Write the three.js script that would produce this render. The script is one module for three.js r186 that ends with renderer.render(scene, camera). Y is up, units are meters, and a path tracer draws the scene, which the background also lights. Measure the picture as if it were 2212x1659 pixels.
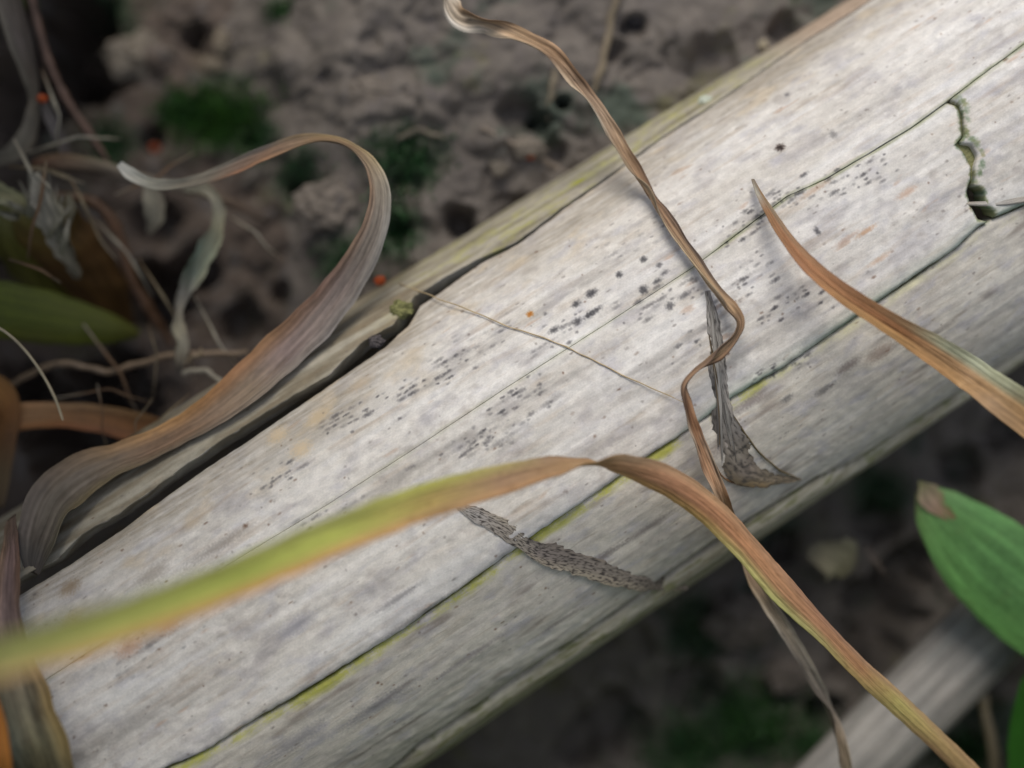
import * as THREE from 'three';
import { mergeGeometries } from 'three/addons/utils/BufferGeometryUtils.js';

// ---------------------------------------------------------------- camera, sky, sun, exposure
// A close-up looking straight down: the frame is about 50 mm wide at the focus plane (y = 0).
// Everything below is laid out in millimetres and scaled to metres when a mesh is made.
const MM = 0.001;
const CAMH = 60, FRAME_W = 50, GW = 2212, GH = 1659, S = FRAME_W / GW;   // reading grid of the photograph
const scene = new THREE.Scene();
const camera = new THREE.PerspectiveCamera(2 * Math.atan((GH * S / 2) / CAMH) * 180 / Math.PI, 4 / 3, 0.004, 20);
camera.up.set(0, 0, -1);
camera.position.set(0, CAMH * MM, 0);
camera.lookAt(0, 0, 0);
camera.focus = 0.0605;
camera.userData.fStop = 13;
camera.updateProjectionMatrix();

function overcastSky() {
  const w = 128, h = 64, d = new Float32Array(w * h * 4);
  for (let j = 0; j < h; j++) for (let i = 0; i < w; i++) {
    const el = ((j + 0.5) / h - 0.5) * Math.PI, s = Math.max(0, Math.sin(el));
    const L = 0.36 + 0.64 * s, k = (j * w + i) * 4;
    d[k] = 0.85 * L; d[k + 1] = 0.95 * L; d[k + 2] = 1.19 * L; d[k + 3] = 1;
  }
  const t = new THREE.DataTexture(d, w, h, THREE.RGBAFormat, THREE.FloatType);
  t.mapping = THREE.EquirectangularReflectionMapping; t.magFilter = t.minFilter = THREE.LinearFilter;
  t.colorSpace = THREE.LinearSRGBColorSpace; t.needsUpdate = true;
  return t;
}
const sky = overcastSky();
scene.background = sky;
scene.environment = sky;
scene.backgroundIntensity = 0.4; scene.environmentIntensity = 0.4;
const sun = new THREE.DirectionalLight(0xfff9f0, 1.5);
sun.position.set(-0.05, 0.46, -0.5);
sun.castShadow = true; sun.shadow.radius = 60; sun.shadow.mapSize.set(2048, 2048);
Object.assign(sun.shadow.camera, { left: -0.08, right: 0.08, top: 0.08, bottom: -0.08, near: 0.01, far: 2 });
scene.add(sun);
const renderer = new THREE.WebGLRenderer({ antialias: true });
renderer.toneMapping = THREE.LinearToneMapping;
renderer.toneMappingExposure = 1.58;
renderer.shadowMap.enabled = true;

// ---------------------------------------------------------------- helpers
function rng(seed) { let a = seed >>> 0; return () => { a = (a + 0x6d2b79f5) | 0; let t = Math.imul(a ^ (a >>> 15), 1 | a); t = (t + Math.imul(t ^ (t >>> 7), 61 | t)) ^ t; return ((t ^ (t >>> 14)) >>> 0) / 4294967296; }; }
const clamp = (x, a = 0, b = 1) => x < a ? a : x > b ? b : x;
const lerp = (a, b, t) => a + (b - a) * t;
const smooth = (a, b, x) => { const t = clamp((x - a) / (b - a)); return t * t * (3 - 2 * t); };
const PERM = (() => { const r = rng(7), p = new Uint8Array(512), q = [...Array(256).keys()]; for (let i = 255; i > 0; i--) { const j = Math.floor(r() * (i + 1)); [q[i], q[j]] = [q[j], q[i]]; } for (let i = 0; i < 512; i++) p[i] = q[i & 255]; return p; })();
const G2 = [...Array(16).keys()].map(i => [Math.cos(i * Math.PI / 8), Math.sin(i * Math.PI / 8)]);
function noise(x, y) {                                   // gradient noise, about -1..1
  const xi = Math.floor(x), yi = Math.floor(y), xf = x - xi, yf = y - yi, X = xi & 255, Y = yi & 255;
  const u = xf * xf * xf * (xf * (xf * 6 - 15) + 10), v = yf * yf * yf * (yf * (yf * 6 - 15) + 10);
  const g = (a, b, dx, dy) => { const q = G2[PERM[PERM[a & 255] + (b & 255)] & 15]; return q[0] * dx + q[1] * dy; };
  return 1.5 * lerp(lerp(g(X, Y, xf, yf), g(X + 1, Y, xf - 1, yf), u), lerp(g(X, Y + 1, xf, yf - 1), g(X + 1, Y + 1, xf - 1, yf - 1), u), v);
}
function fbm(x, y, o = 4) { let a = 0, w = 0.5, n = 0; for (let i = 0; i < o; i++) { a += w * noise(x, y); n += w; x = x * 2.03 + 17.1; y = y * 2.03 + 5.3; w *= 0.5; } return a / n; }
function cells(x, y) {                                   // distances to the nearest and second nearest feature point
  const xi = Math.floor(x), yi = Math.floor(y); let a = 9, b = 9, id = 0;
  for (let j = -1; j <= 1; j++) for (let i = -1; i <= 1; i++) {
    const h = PERM[PERM[(xi + i) & 255] + ((yi + j) & 255)], h2 = PERM[h + 91];
    const d = Math.hypot(xi + i + h / 255 - x, yi + j + h2 / 255 - y);
    if (d < a) { b = a; a = d; id = h; } else if (d < b) b = d;
  }
  return [a, b, id];
}
const W = (px, py, y = 0) => { const k = (CAMH - y) / CAMH; return new THREE.Vector3((px - GW / 2) * S * k, y, (py - GH / 2) * S * k); };   // a direction in the photograph met at height y
const rgb = hex => new THREE.Color(hex);                 // sRGB hex -> linear
const names = {};
function numbered(n) { const k = names[n] = (names[n] ?? -1) + 1; return k ? `${n}_${String(k).padStart(3, '0')}` : n; }
function meshOf(name, geometry, material) {
  const m = new THREE.Mesh(geometry, material); m.name = name; m.castShadow = m.receiveShadow = true; return m;
}
// geometries come in world millimetres; a thing is a Group at its base holding its parts, or one mesh
function thing(name, label, category, parts, group) {
  const box = new THREE.Box3();
  for (const p of parts) { p.geometry.computeBoundingBox(); box.union(p.geometry.boundingBox); }
  const c = box.getCenter(new THREE.Vector3()); c.y = box.min.y;
  const fix = p => { p.geometry.translate(-c.x, -c.y, -c.z); p.geometry.scale(MM, MM, MM); for (const k of p.children) fix(k); };
  for (const p of parts) fix(p);
  let o;
  if (parts.length === 1 && !parts[0].children.length) { o = parts[0]; o.name = numbered(name); }
  else { o = new THREE.Group(); o.name = numbered(name); for (const p of parts) o.add(p); }
  o.position.copy(c.multiplyScalar(MM)); o.userData = { label, category };
  if (group) o.userData.group = group;
  scene.add(o); return o;
}
function structure(name, geometry, material) { geometry.scale(MM, MM, MM); const m = meshOf(name, geometry, material); m.userData = { kind: 'structure' }; scene.add(m); return m; }
function geo(pos, idx, uv, col) {
  const g = new THREE.BufferGeometry();
  g.setAttribute('position', new THREE.BufferAttribute(new Float32Array(pos), 3));
  if (uv) g.setAttribute('uv', new THREE.BufferAttribute(new Float32Array(uv), 2));
  if (col) g.setAttribute('color', new THREE.BufferAttribute(new Float32Array(col), 3));
  g.setIndex(idx); g.computeVertexNormals(); return g;
}
function dataTexture(w, h, fill, srgb = true) {           // fill(i, j) -> [r, g, b] 0..255
  const d = new Uint8Array(w * h * 4);
  for (let j = 0; j < h; j++) for (let i = 0; i < w; i++) { const c = fill(i, j), k = (j * w + i) * 4; d[k] = clamp(c[0], 0, 255); d[k + 1] = clamp(c[1], 0, 255); d[k + 2] = clamp(c[2], 0, 255); d[k + 3] = 255; }
  return finishTexture(d, w, h, srgb);
}
function finishTexture(d, w, h, srgb) {
  const t = new THREE.DataTexture(d, w, h, THREE.RGBAFormat); t.magFilter = t.minFilter = THREE.LinearFilter;
  t.wrapS = t.wrapT = THREE.MirroredRepeatWrapping; if (srgb) t.colorSpace = THREE.SRGBColorSpace; t.needsUpdate = true; return t;
}

// ---------------------------------------------------------------- the stalk's shape: a slightly crushed, tapering tube
const AX = 0.8425, AZ = -0.5388;                          // its direction on the ground (x, z)
const SA = 11.35, SB = 8.0, N0 = 3.0;
const stalkScale = u => 1 - 0.0014 * u;
const stalkY = u => -8.0 - 0.03 * u;
const uOf = p => p.x * AX + p.z * AZ, nOf = p => -p.x * AZ + p.z * AX - N0;
const stalkF = p => { const u = uOf(p), s = stalkScale(u); return Math.hypot(nOf(p) / SA, (p.y - stalkY(u)) / SB) - s; };
function stalkPoint(u, deg, r = 0) {                      // r: offset outwards in mm
  const s = stalkScale(u), t = deg * Math.PI / 180, n = N0 + (SA * s + r) * Math.cos(t);
  return new THREE.Vector3(u * AX - n * AZ, stalkY(u) + (SB * s + r) * Math.sin(t), u * AZ + n * AX);
}
function hit(px, py) {
  let y0 = 4;
  for (let y = 4; y > -18; y -= 0.1) {
    if (stalkF(W(px, py, y)) < 0) {
      let a = y0, b = y;
      for (let k = 0; k < 24; k++) { const m = (a + b) / 2; if (stalkF(W(px, py, m)) < 0) b = m; else a = m; }
      return W(px, py, b);
    }
    y0 = y;
  }
  return null;
}
function uv(px, py) {
  const p = hit(px, py); if (!p) return null;
  const u = uOf(p); return [u, Math.atan2((p.y - stalkY(u)) / SB, nOf(p) / SA) * 180 / Math.PI];
}
function edge(points) {                                    // a line read on the stalk -> angle as a function of u
  const q = points.map(p => uv(...p)).filter(Boolean).sort((a, b) => a[0] - b[0]);
  return u => {
    if (u <= q[0][0]) return q[0][1]; if (u >= q[q.length - 1][0]) return q[q.length - 1][1];
    let i = 1; while (q[i][0] < u) i++;
    return lerp(q[i - 1][1], q[i][1], (u - q[i - 1][0]) / (q[i][0] - q[i - 1][0]));
  };
}
const DEG = 180 / Math.PI / 10;                            // degrees per millimetre of arc, roughly
const crackUpper = edge([[44, 1257], [130, 1212], [191, 1156], [267, 1112], [335, 1063], [417, 1004], [458, 973], [540, 922], [615, 874], [711, 820], [730, 799], [790, 741], [850, 703], [880, 664], [895, 642], [960, 598], [1030, 560], [1112, 523], [1210, 450], [1317, 376], [1456, 276], [1541, 222], [1620, 167], [1746, 79], [1870, 3]]);
const crackLower = edge([[55, 1274], [144, 1220], [267, 1138], [330, 1090], [444, 1008], [547, 941], [667, 858], [756, 798], [830, 746], [880, 699], [905, 658], [975, 610], [1040, 567], [1118, 526], [1214, 453], [1320, 378.5], [1458, 278.5], [1543, 224.5], [1622, 169.5], [1748, 81.5], [1872, 5]]);
const hairline = edge([[500, 1215], [702, 1094], [900, 966], [1095, 837], [1304, 704], [1500, 575], [1600, 500], [1700, 425], [1780, 390], [1880, 330], [1970, 275], [2044, 221], [2110, 170], [2212, 95]]);
const splitMid = edge([[362, 1659], [444, 1622], [530, 1568], [615, 1522], [702, 1468], [873, 1359], [1010, 1263], [1119, 1184], [1153, 1157], [1249, 1092], [1403, 984], [1458, 950], [1586, 858], [1695, 793], [1866, 673], [1968, 605], [2061, 540], [2105, 498], [2140, 475], [2212, 446]]);
const splitLow = edge([[852, 1657], [907, 1612], [993, 1554], [1215, 1400], [1396, 1280], [1456, 1237], [1560, 1165], [1648, 1108], [1764, 1033], [1850, 993], [1960, 922], [2100, 832], [2190, 770]]);
// the torn end between the two middle strips, read from the top right of the photograph
const z3 = (x, y) => uv(1455.9 + x * 0.3418, y * 0.3418);
const tearLeft = [[1735, 640], [1790, 662], [1815, 720], [1820, 800], [1828, 868], [1785, 905], [1838, 965], [1878, 1050], [1882, 1130], [1852, 1200], [1862, 1250], [1875, 1300], [1915, 1385], [1990, 1402]].map(p => z3(...p));
const tearRight = [[1770, 600], [1838, 650], [1856, 760], [1838, 862], [1900, 895], [1945, 980], [1938, 1060], [1893, 1170], [1948, 1215], [1955, 1268], [1960, 1310], [2005, 1330], [2020, 1385]].map(p => z3(...p));

// ---------------------------------------------------------------- textures of the stalk
const TU = 76, TU0 = -36, TD = 204, TD0 = -12;             // texture spans these millimetres and degrees
function stalkTextures() {
  const w = 2048, h = 1024, D = new Float32Array(w * h * 3), B = new Float32Array(w * h);
  const cream = [212, 204, 192], pale = [235, 229, 220], grey = [146, 141, 139], lilac = [184, 180, 184], brown = [158, 136, 114], olive = [150, 146, 92], yg = [172, 170, 84], teal = [98, 122, 100], dark = [66, 60, 56], pink = [196, 164, 140];
  const mix = (c, d, t) => { c[0] += (d[0] - c[0]) * t; c[1] += (d[1] - c[1]) * t; c[2] += (d[2] - c[2]) * t; };
  const eC = [], eM = [], eL = [], eH = [];
  for (let i = 0; i < w; i++) { const u = TU0 + (i + 0.5) / w * TU; eC.push(crackUpper(u)); eM.push(splitMid(u)); eL.push(splitLow(u)); eH.push(hairline(u)); }
  for (let j = 0; j < h; j++) for (let i = 0; i < w; i++) {
    const u = TU0 + (i + 0.5) / w * TU, a = TD0 + (j + 0.5) / h * TD, v = a / DEG;   // v: mm of arc
    const f1 = fbm(u * 0.16, v * 1.7, 4), f2 = fbm(u * 0.5 + 40, v * 6, 3), f3 = fbm(u * 0.09 + 9, v * 0.45 + 3, 3), f4 = noise(u * 1.4, v * 14 + 7), bl = fbm(u * 0.55 + 80, v * 1.3 + 11, 4), gr = noise(u * 9, v * 17) + 0.6 * noise(u * 19 + 4, v * 31);
    const c = [...cream];
    const dM = (a - eM[i]) / DEG, dC = (eC[i] - a) / DEG, dL = (a - eL[i]) / DEG, dH = (a - eH[i]) / DEG;
    mix(c, pale, clamp(0.4 + f3 * 1.3));
    const patch = smooth(-0.2, 0.35, fbm(u * 0.14 + 60, v * 0.3 + 21, 3)), blot = fbm(u * 1.1 + 12, v * 1.6, 4);
    mix(c, grey, clamp(f1 * 0.8 - 0.14) * (0.15 + 0.5 * patch));
    mix(c, [160, 153, 154], smooth(0.05, 0.5, fbm(u * 0.32 + 33, v * 0.75 + 9, 4)) * 0.42);
    mix(c, [166, 157, 148], smooth(-0.05, 0.55, blot + 0.4 * f1) * 0.6 * (0.35 + 0.65 * patch));
    mix(c, lilac, smooth(0.0, 0.6, bl) * 0.5);
    const sw = fbm(u * 0.055 + 3, v * 1.05 + 40, 3), sn = fbm(u * 0.11 + 77, v * 2.4, 3);
    mix(c, [132, 126, 120], smooth(0.1, 0.6, sw) * 0.38 + smooth(0.25, 0.7, sn) * 0.12); mix(c, [240, 236, 230], smooth(0.05, 0.5, -sw) * 0.5);
    mix(c, brown, clamp(-f1 * 1.4 - 0.22 + f2 * 0.4) * 0.6);
    mix(c, [238, 231, 220], smooth(0.1, 0.5, fbm(u * 0.7 + 140, v * 1.6 + 5, 3)) * 0.45);
    mix(c, pink, smooth(0.42, 0.62, fbm(u * 0.35 + 200, v * 1.5, 3)) * 0.55);
    if (dC < 0) {                                          // strip above the crack: olive, tan, algae
      mix(c, [162, 153, 132], 0.7); mix(c, [108, 100, 78], clamp(f1 * 1.5 + 0.15 + 0.35 * smooth(2, -8, u)) * 0.75); mix(c, yg, clamp(0.1 + f2 * 1.1 + f3 * 1.4 + blot * 1.3) * 0.5 * smooth(-6, 2, u) * (1 - smooth(19, 23, u)));
      mix(c, brown, clamp(f1 + 0.2) * 0.6 * (1 - smooth(-4, 3, u)));
      mix(c, pink, smooth(20, 25, u) * 0.6);
    } else if (dM > 0) {                                   // the wide middle strips: a dull stippled zone below the crack
      const z = (1 - smooth(1.2, 3.6 + f3 * 2, dC));
      mix(c, [158, 146, 128], z * clamp(0.6 + f2 * 0.7 + f3) * 0.85);
      mix(c, [120, 110, 98], z * smooth(0.25, 0.7, gr * 0.6 + f2 * 0.4) * 0.55);
      mix(c, [206, 186, 156], smooth(0.1, 0.5, fbm(u * 0.4 + 31, v * 0.8 + 2, 3)) * 0.5 * (1 - smooth(2, 5, dC)));
      const g = (1 - smooth(0.05, 0.4 + 0.25 * f2, dM)) * clamp(0.55 + fbm(u * 0.3, 3.3, 2) * 0.9);
      mix(c, [176, 184, 164], (1 - smooth(0.1, 0.9, dM)) * 0.4 * smooth(4, 10, u)); mix(c, teal, g * smooth(2, 9, u) * 0.65);
      if (dH > -0.3 && dH < 0.3) mix(c, [128, 134, 92], (1 - smooth(0.02, 0.22, Math.abs(dH))) * (0.25 + 0.6 * smooth(7, 18, u)) * clamp(0.6 + f2));
    } else if (dL > 0) {                                   // lower strip: greyer, long streaks
      mix(c, [204, 194, 174], 0.5); mix(c, [158, 150, 142], clamp(0.15 + f1 * 1.2) * 0.5);
      mix(c, [172, 168, 176], clamp(bl * 1.5 - 0.1) * 0.6); mix(c, [134, 122, 108], clamp(f2 * 1.2 - 0.25) * 0.6);
      mix(c, [126, 114, 104], smooth(0.2, 0.6, fbm(u * 0.25 + 300, v * 1.3, 3)) * 0.55);
      const wv = 0.42 + 0.22 * fbm(u * 0.4, 8.1, 3), al = (1 - smooth(wv * 0.55, wv * 1.5 + 0.12 * f2, -dM));
      mix(c, yg, al * clamp(0.5 + f2 * 0.5 + 1.4 * fbm(u * 0.22 + 5, 1, 3) + 0.9 * blot + 0.35 * gr) * (1 - smooth(9, 13, u) * 0.75));
    } else { mix(c, [172, 163, 138], 0.6); mix(c, [118, 110, 88], clamp(0.25 + f1 * 1.3 + f2 * 0.8) * 0.7); mix(c, [104, 108, 62], smooth(0.05, 0.5, f2 + blot) * 0.5); }
    const m = 1 + f4 * 0.02 + gr * 0.045 + f2 * 0.03 + 0.08 * blot + 0.07 * fbm(u * 1.9 + 5, v * 3.1, 3);
    const k = (j * w + i); D[k * 3] = c[0] * m; D[k * 3 + 1] = c[1] * m; D[k * 3 + 2] = c[2] * m;
    B[k] = 0.62 + f4 * 0.16 + f2 * 0.2 + gr * 0.1;
  }
  const r = rng(21);
  const dot = (u, a, ru, rv, col, s, sink = 0.25) => { ru *= 1.3; rv *= 1.25;      // a mould fleck lying along the fibres
    const v = a / DEG, x0 = Math.floor((u - ru * 1.7 - TU0) / TU * w), x1 = Math.ceil((u + ru * 1.7 - TU0) / TU * w), y0 = Math.floor((a - rv * 1.7 * DEG - TD0) / TD * h), y1 = Math.ceil((a + rv * 1.7 * DEG - TD0) / TD * h);
    for (let y = Math.max(0, y0); y <= Math.min(h - 1, y1); y++) for (let x = Math.max(0, x0); x <= Math.min(w - 1, x1); x++) {
      const uu = TU0 + (x + 0.5) / w * TU, vv = (TD0 + (y + 0.5) / h * TD) / DEG, e = Math.hypot((uu - u) / ru, (vv - v) / rv) + 0.35 * noise(uu * 9, vv * 9);
      const t = (1 - smooth(0.15, 1.4, e)) * s; if (t <= 0) continue; const k = y * w + x;
      for (let q = 0; q < 3; q++) D[k * 3 + q] = lerp(D[k * 3 + q], col[q], t); B[k] -= t * sink;
    }
  };
  const at = (px, py, ru, rv, col, s, sink) => { const q = uv(px, py); if (q) dot(q[0], q[1], ru, rv, col, s, sink); };
  const soot = [66, 64, 66], rust = [92, 62, 44];
  for (const [x, y, l, b, s] of [[1245, 657, .2, .13, .85], [1277, 634, .26, .16, .9], [1247, 695, .2, .13, .85], [1283, 673, .42, .11, .85], [1272, 682, .2, .12, .8], [1197, 713, .25, .12, .8], [1218, 706, .2, .08, .5], [1337, 593, .14, .14, .85], [1390, 560, .16, .13, .85], [1424, 572, .14, .11, .7], [1390, 626, .2, .18, .85], [1420, 607, .22, .1, .75], [1436, 588, .2, .09, .6], [1447, 660, .2, .14, .7], [1480, 637, .28, .1, .6], [1400, 690, .26, .08, .5], [1380, 652, .2, .1, .5], [1500, 606, .2, .1, .5], [1178, 678, .1, .08, .5], [1800, 290, .16, .2, .45], [1765, 500, .12, .17, .75], [1700, 205, .12, .12, .5]]) at(x, y, l, b, soot, s);
  at(1685, 318, .2, .17, [40, 26, 20], 1, 0.6); at(1145, 679, .16, .12, [176, 104, 30], .95, 0); at(530, 1136, .12, .08, rust, .8);
  // mould flecks gather in bands along the fibres: [from, to, number, spread mm, darkness]
  for (const [x0, y0, x1, y1, n, sp, s] of [[560, 1050, 660, 985, 16, .35, .6], [690, 935, 800, 880, 24, .45, .65], [800, 890, 1010, 765, 42, .5, .65], [960, 1000, 1060, 930, 22, .35, .6], [1050, 900, 1190, 815, 24, .35, .6], [1040, 970, 1200, 870, 20, .3, .45], [1150, 760, 1270, 690, 16, .5, .5], [1340, 690, 1500, 610, 26, .4, .55], [1540, 640, 1680, 560, 26, .5, .5], [1640, 690, 1780, 630, 26, .4, .65], [1560, 520, 1700, 420, 44, .35, .65], [1700, 440, 1920, 340, 44, .45, .6], [1300, 560, 1480, 480, 14, .6, .4], [1440, 780, 1560, 700, 16, .5, .4], [640, 1160, 900, 1000, 20, .6, .35], [980, 760, 1120, 700, 18, .5, .4], [200, 1440, 500, 1270, 30, .8, .3], [1620, 830, 1760, 760, 30, .25, .5]]) {
    const a = uv(x0, y0), b = uv(x1, y1); if (!a || !b) continue;
    for (let k = 0; k < n; k++) { const t = r(), big = r() * r(), row = Math.round((r() + r() - 1) * 4) / 4 + 0.06 * (r() - 0.5); dot(lerp(a[0], b[0], t), lerp(a[1], b[1], t) + row * sp * 2 * DEG, 0.05 + 0.05 * r() + 0.2 * big, 0.035 + 0.05 * big + 0.02 * r(), soot, s * (0.35 + 0.75 * r()), 0.15); if (r() < 0.2) dot(lerp(a[0], b[0], t), lerp(a[1], b[1], t) + row * sp * 2 * DEG, 0.4 + 0.5 * r(), 0.06 + 0.05 * r(), [150, 144, 140], 0.3, 0); }
  }
  for (const [x, y, l, b, col, s] of [[1620, 870, .7, .18, [110, 98, 96], .5], [1780, 840, .5, .16, soot, .45], [1830, 790, .6, .2, [112, 100, 94], .6], [1700, 860, .3, .12, soot, .5], [1900, 760, .7, .3, [134, 116, 104], .6], [1560, 960, .8, .35, [120, 106, 100], .5], [1760, 410, .8, .12, [196, 160, 130], .5], [1870, 500, .5, .1, [196, 150, 112], .7], [1830, 515, .6, .1, [190, 160, 140], .6], [1960, 415, .5, .14, [204, 164, 136], .6], [1900, 560, .5, .1, [200, 160, 130], .5], [640, 1350, .9, .3, [150, 146, 156], .5], [900, 1330, 1.4, .12, [136, 128, 124], .6], [860, 1290, 1.1, .12, [132, 126, 126], .5], [1010, 1420, 1.6, .14, [120, 112, 112], .5], [1210, 1340, 1.4, .12, [122, 112, 108], .5], [1290, 1210, 1.2, .2, [116, 106, 102], .6], [1400, 1140, 1.2, .16, [128, 118, 112], .6], [820, 1520, 1.8, .3, [118, 116, 122], .5], [640, 1600, 1.5, .3, [134, 130, 134], .5], [360, 1340, .5, .4, [196, 146, 112], .6], [280, 1400, .6, .3, [190, 140, 110], .5], [160, 1360, .5, .5, [170, 140, 92], .6], [150, 1270, .5, .3, [150, 126, 96], .6], [330, 1240, .7, .3, [148, 136, 122], .5], [470, 1180, 1.4, .2, [140, 130, 120], .6], [650, 970, .5, .35, [216, 192, 156], .8], [600, 940, .5, .35, [216, 192, 156], .8], [690, 900, .6, .3, [206, 182, 146], .7], [780, 830, .6, .25, [196, 176, 150], .7], [1250, 390, .35, .15, [178, 178, 40], .9]]) at(x, y, l, b, col, s, 0.05);
  for (let k = 0; k < 1500; k++) dot(TU0 + r() * TU, TD0 + r() * TD, 0.03 + 0.09 * r(), 0.025 + 0.035 * r(), r() < 0.7 ? [110, 100, 94] : rust, 0.25 + 0.3 * r(), 0.1);
  for (const list of [tearLeft, tearRight]) for (let i = 1; i < list.length; i++) for (let k = 0; k < 7; k++) { const t = r(), p = list[i - 1], q = list[i]; if (!p || !q) continue; dot(lerp(p[0], q[0], t) + 0.1 * (r() - 0.5), lerp(p[1], q[1], t), 0.07 + 0.1 * r(), 0.07 + 0.08 * r(), r() < 0.6 ? [96, 116, 86] : [136, 134, 90], 0.2 + 0.3 * r(), 0); }
  const C = new Uint8Array(w * h * 4), H = new Uint8Array(w * h * 4);
  for (let k = 0; k < w * h; k++) { for (let q = 0; q < 3; q++) { C[k * 4 + q] = clamp(D[k * 3 + q], 0, 255); H[k * 4 + q] = clamp(B[k] * 200, 0, 255); } C[k * 4 + 3] = H[k * 4 + 3] = 255; }
  return [finishTexture(C, w, h, true), finishTexture(H, w, h, false)];
}
const [stalkMap, stalkBump] = stalkTextures();
const M = {};
M.stalk = new THREE.MeshPhysicalMaterial({ map: stalkMap, bumpMap: stalkBump, bumpScale: 0.00003, roughness: 0.62, specularIntensity: 0.5 });

// fibre grain shared by the blades: u across, v along
const fibre = (() => {
  const f = (i, j) => { const x = i / 512, y = j / 512; return 0.78 + 0.24 * noise(x * 26, y * 3.1) + 0.16 * noise(x * 70 + 3, y * 9) + 0.1 * noise(x * 40, y * 60) + 0.1 * fbm(x * 5, y * 7, 3); };
  return [dataTexture(512, 512, (i, j) => { const v = f(i, j) * 255; return [v, v, v]; }, false), dataTexture(512, 512, (i, j) => { const v = 255 * (0.5 + 0.3 * noise(i / 512 * 30, j / 512 * 2) + 0.2 * noise(i / 512 * 64, j / 512 * 5)); return [v, v, v]; }, false)];
})();
const bladeMat = (o) => new THREE.MeshPhysicalMaterial({ vertexColors: true, map: fibre[0], bumpMap: fibre[1], bumpScale: 0.00005, roughness: 0.6, specularIntensity: 0.45, ...o });
M.dry = bladeMat({});
M.live = bladeMat({ transmission: 0.3, thickness: 0, roughness: 0.55 });
M.residue = new THREE.MeshStandardMaterial({ vertexColors: true, roughness: 1 });
M.thread = new THREE.MeshStandardMaterial({ vertexColors: true, roughness: 0.5 });

// ---------------------------------------------------------------- soil
const pits = [ // px, py, radius mm, depth mm
  [425, 85, .85, 2.6], [1120, 245, 1.25, 1.9], [1165, 262, .8, 1.6], [1215, 222, .5, 1.8], [990, 480, 1.0, 2.4], [875, 410, 1.2, .8], [600, 640, .8, 1.3], [1370, 60, .8, 1.2], [1325, 105, .7, 1.0], [330, 300, .9, 2], [150, 80, 3.2, 8], [60, 200, 3.0, 7], [200, 170, 1.8, 4], [640, 410, .9, 1.4], [740, 640, 1.1, 1.6], [860, 500, .9, 1.2], [1110, 470, 1.4, 1.1], [1200, 330, .8, 1.0], [1540, 130, 1.6, 1.0], [1700, 60, 1.0, 1.2], [800, 90, .7, .5], [700, 170, .6, .6], [540, 300, .8, 1],
  [1900, 1330, 2.6, 5], [1960, 1230, 1.8, 4], [1850, 1430, 1.6, 3.5], [1780, 1540, 1.3, 2.5], [1690, 1180, 1.2, 2.4], [1900, 1130, 1.5, 2], [2190, 930, 1.6, 2.5], [1500, 1480, 1.8, 2.4], [1330, 1560, 2, 2.6], [2080, 1010, 1.4, 2], [1250, 1620, 1.6, 2],
  [330, 640, 2.4, 6], [240, 860, 3, 7], [420, 580, 1.5, 4], [150, 960, 2.6, 7], [60, 860, 2.4, 6], [520, 700, 1.6, 2], [330, 480, 1.6, 2.4]];
const mounds = [[340, 130, 1.1, 1.3], [290, 110, .8, .8], [470, 120, .55, 1.0], [455, 60, .5, .7], [485, 85, .4, .8], [400, 55, .4, .5], [900, 220, 1.8, 1.0], [1000, 180, 1.4, .9], [1060, 300, 1.2, .9], [720, 440, 1.3, 1.2], [690, 520, 1.1, 1.0], [1080, 340, 1.0, .8], [1260, 230, .7, .8], [780, 230, 1.6, .7], [600, 130, 1.8, .8], [1480, 80, 1.3, .6], [1190, 280, .4, .7], [930, 450, 1.2, 1.0],
  [1600, 1330, 2.2, 1.8], [1560, 1440, 1.5, 1.2], [1790, 1220, 1.2, 1.6], [1700, 1450, 1.2, 1.2], [1640, 1560, 1.6, 1.2], [2060, 1140, 1.5, .9], [1740, 1300, 1.0, 1.2], [1440, 1400, 1.4, .8]];
const soilFeatures = [...pits.map(p => [...p.slice(0, 3), -p[3]]), ...mounds];
const soilBase = (x, z) => {
  const n = -x * AZ + z * AX - N0;
  return -10 - 8.4 * smooth(-8, 8, n) - 7 * smooth(-8, -19, x) * (1 - smooth(-7, 1, n)) - 0.05 * Math.max(0, -n - 14);
};
const placed = soilFeatures.map(([px, py, r, d]) => { let y = -12; for (let k = 0; k < 6; k++) { const p = W(px, py, y); y = soilBase(p.x, p.z); } const p = W(px, py, y); return [p.x, p.z, r, d]; });
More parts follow.
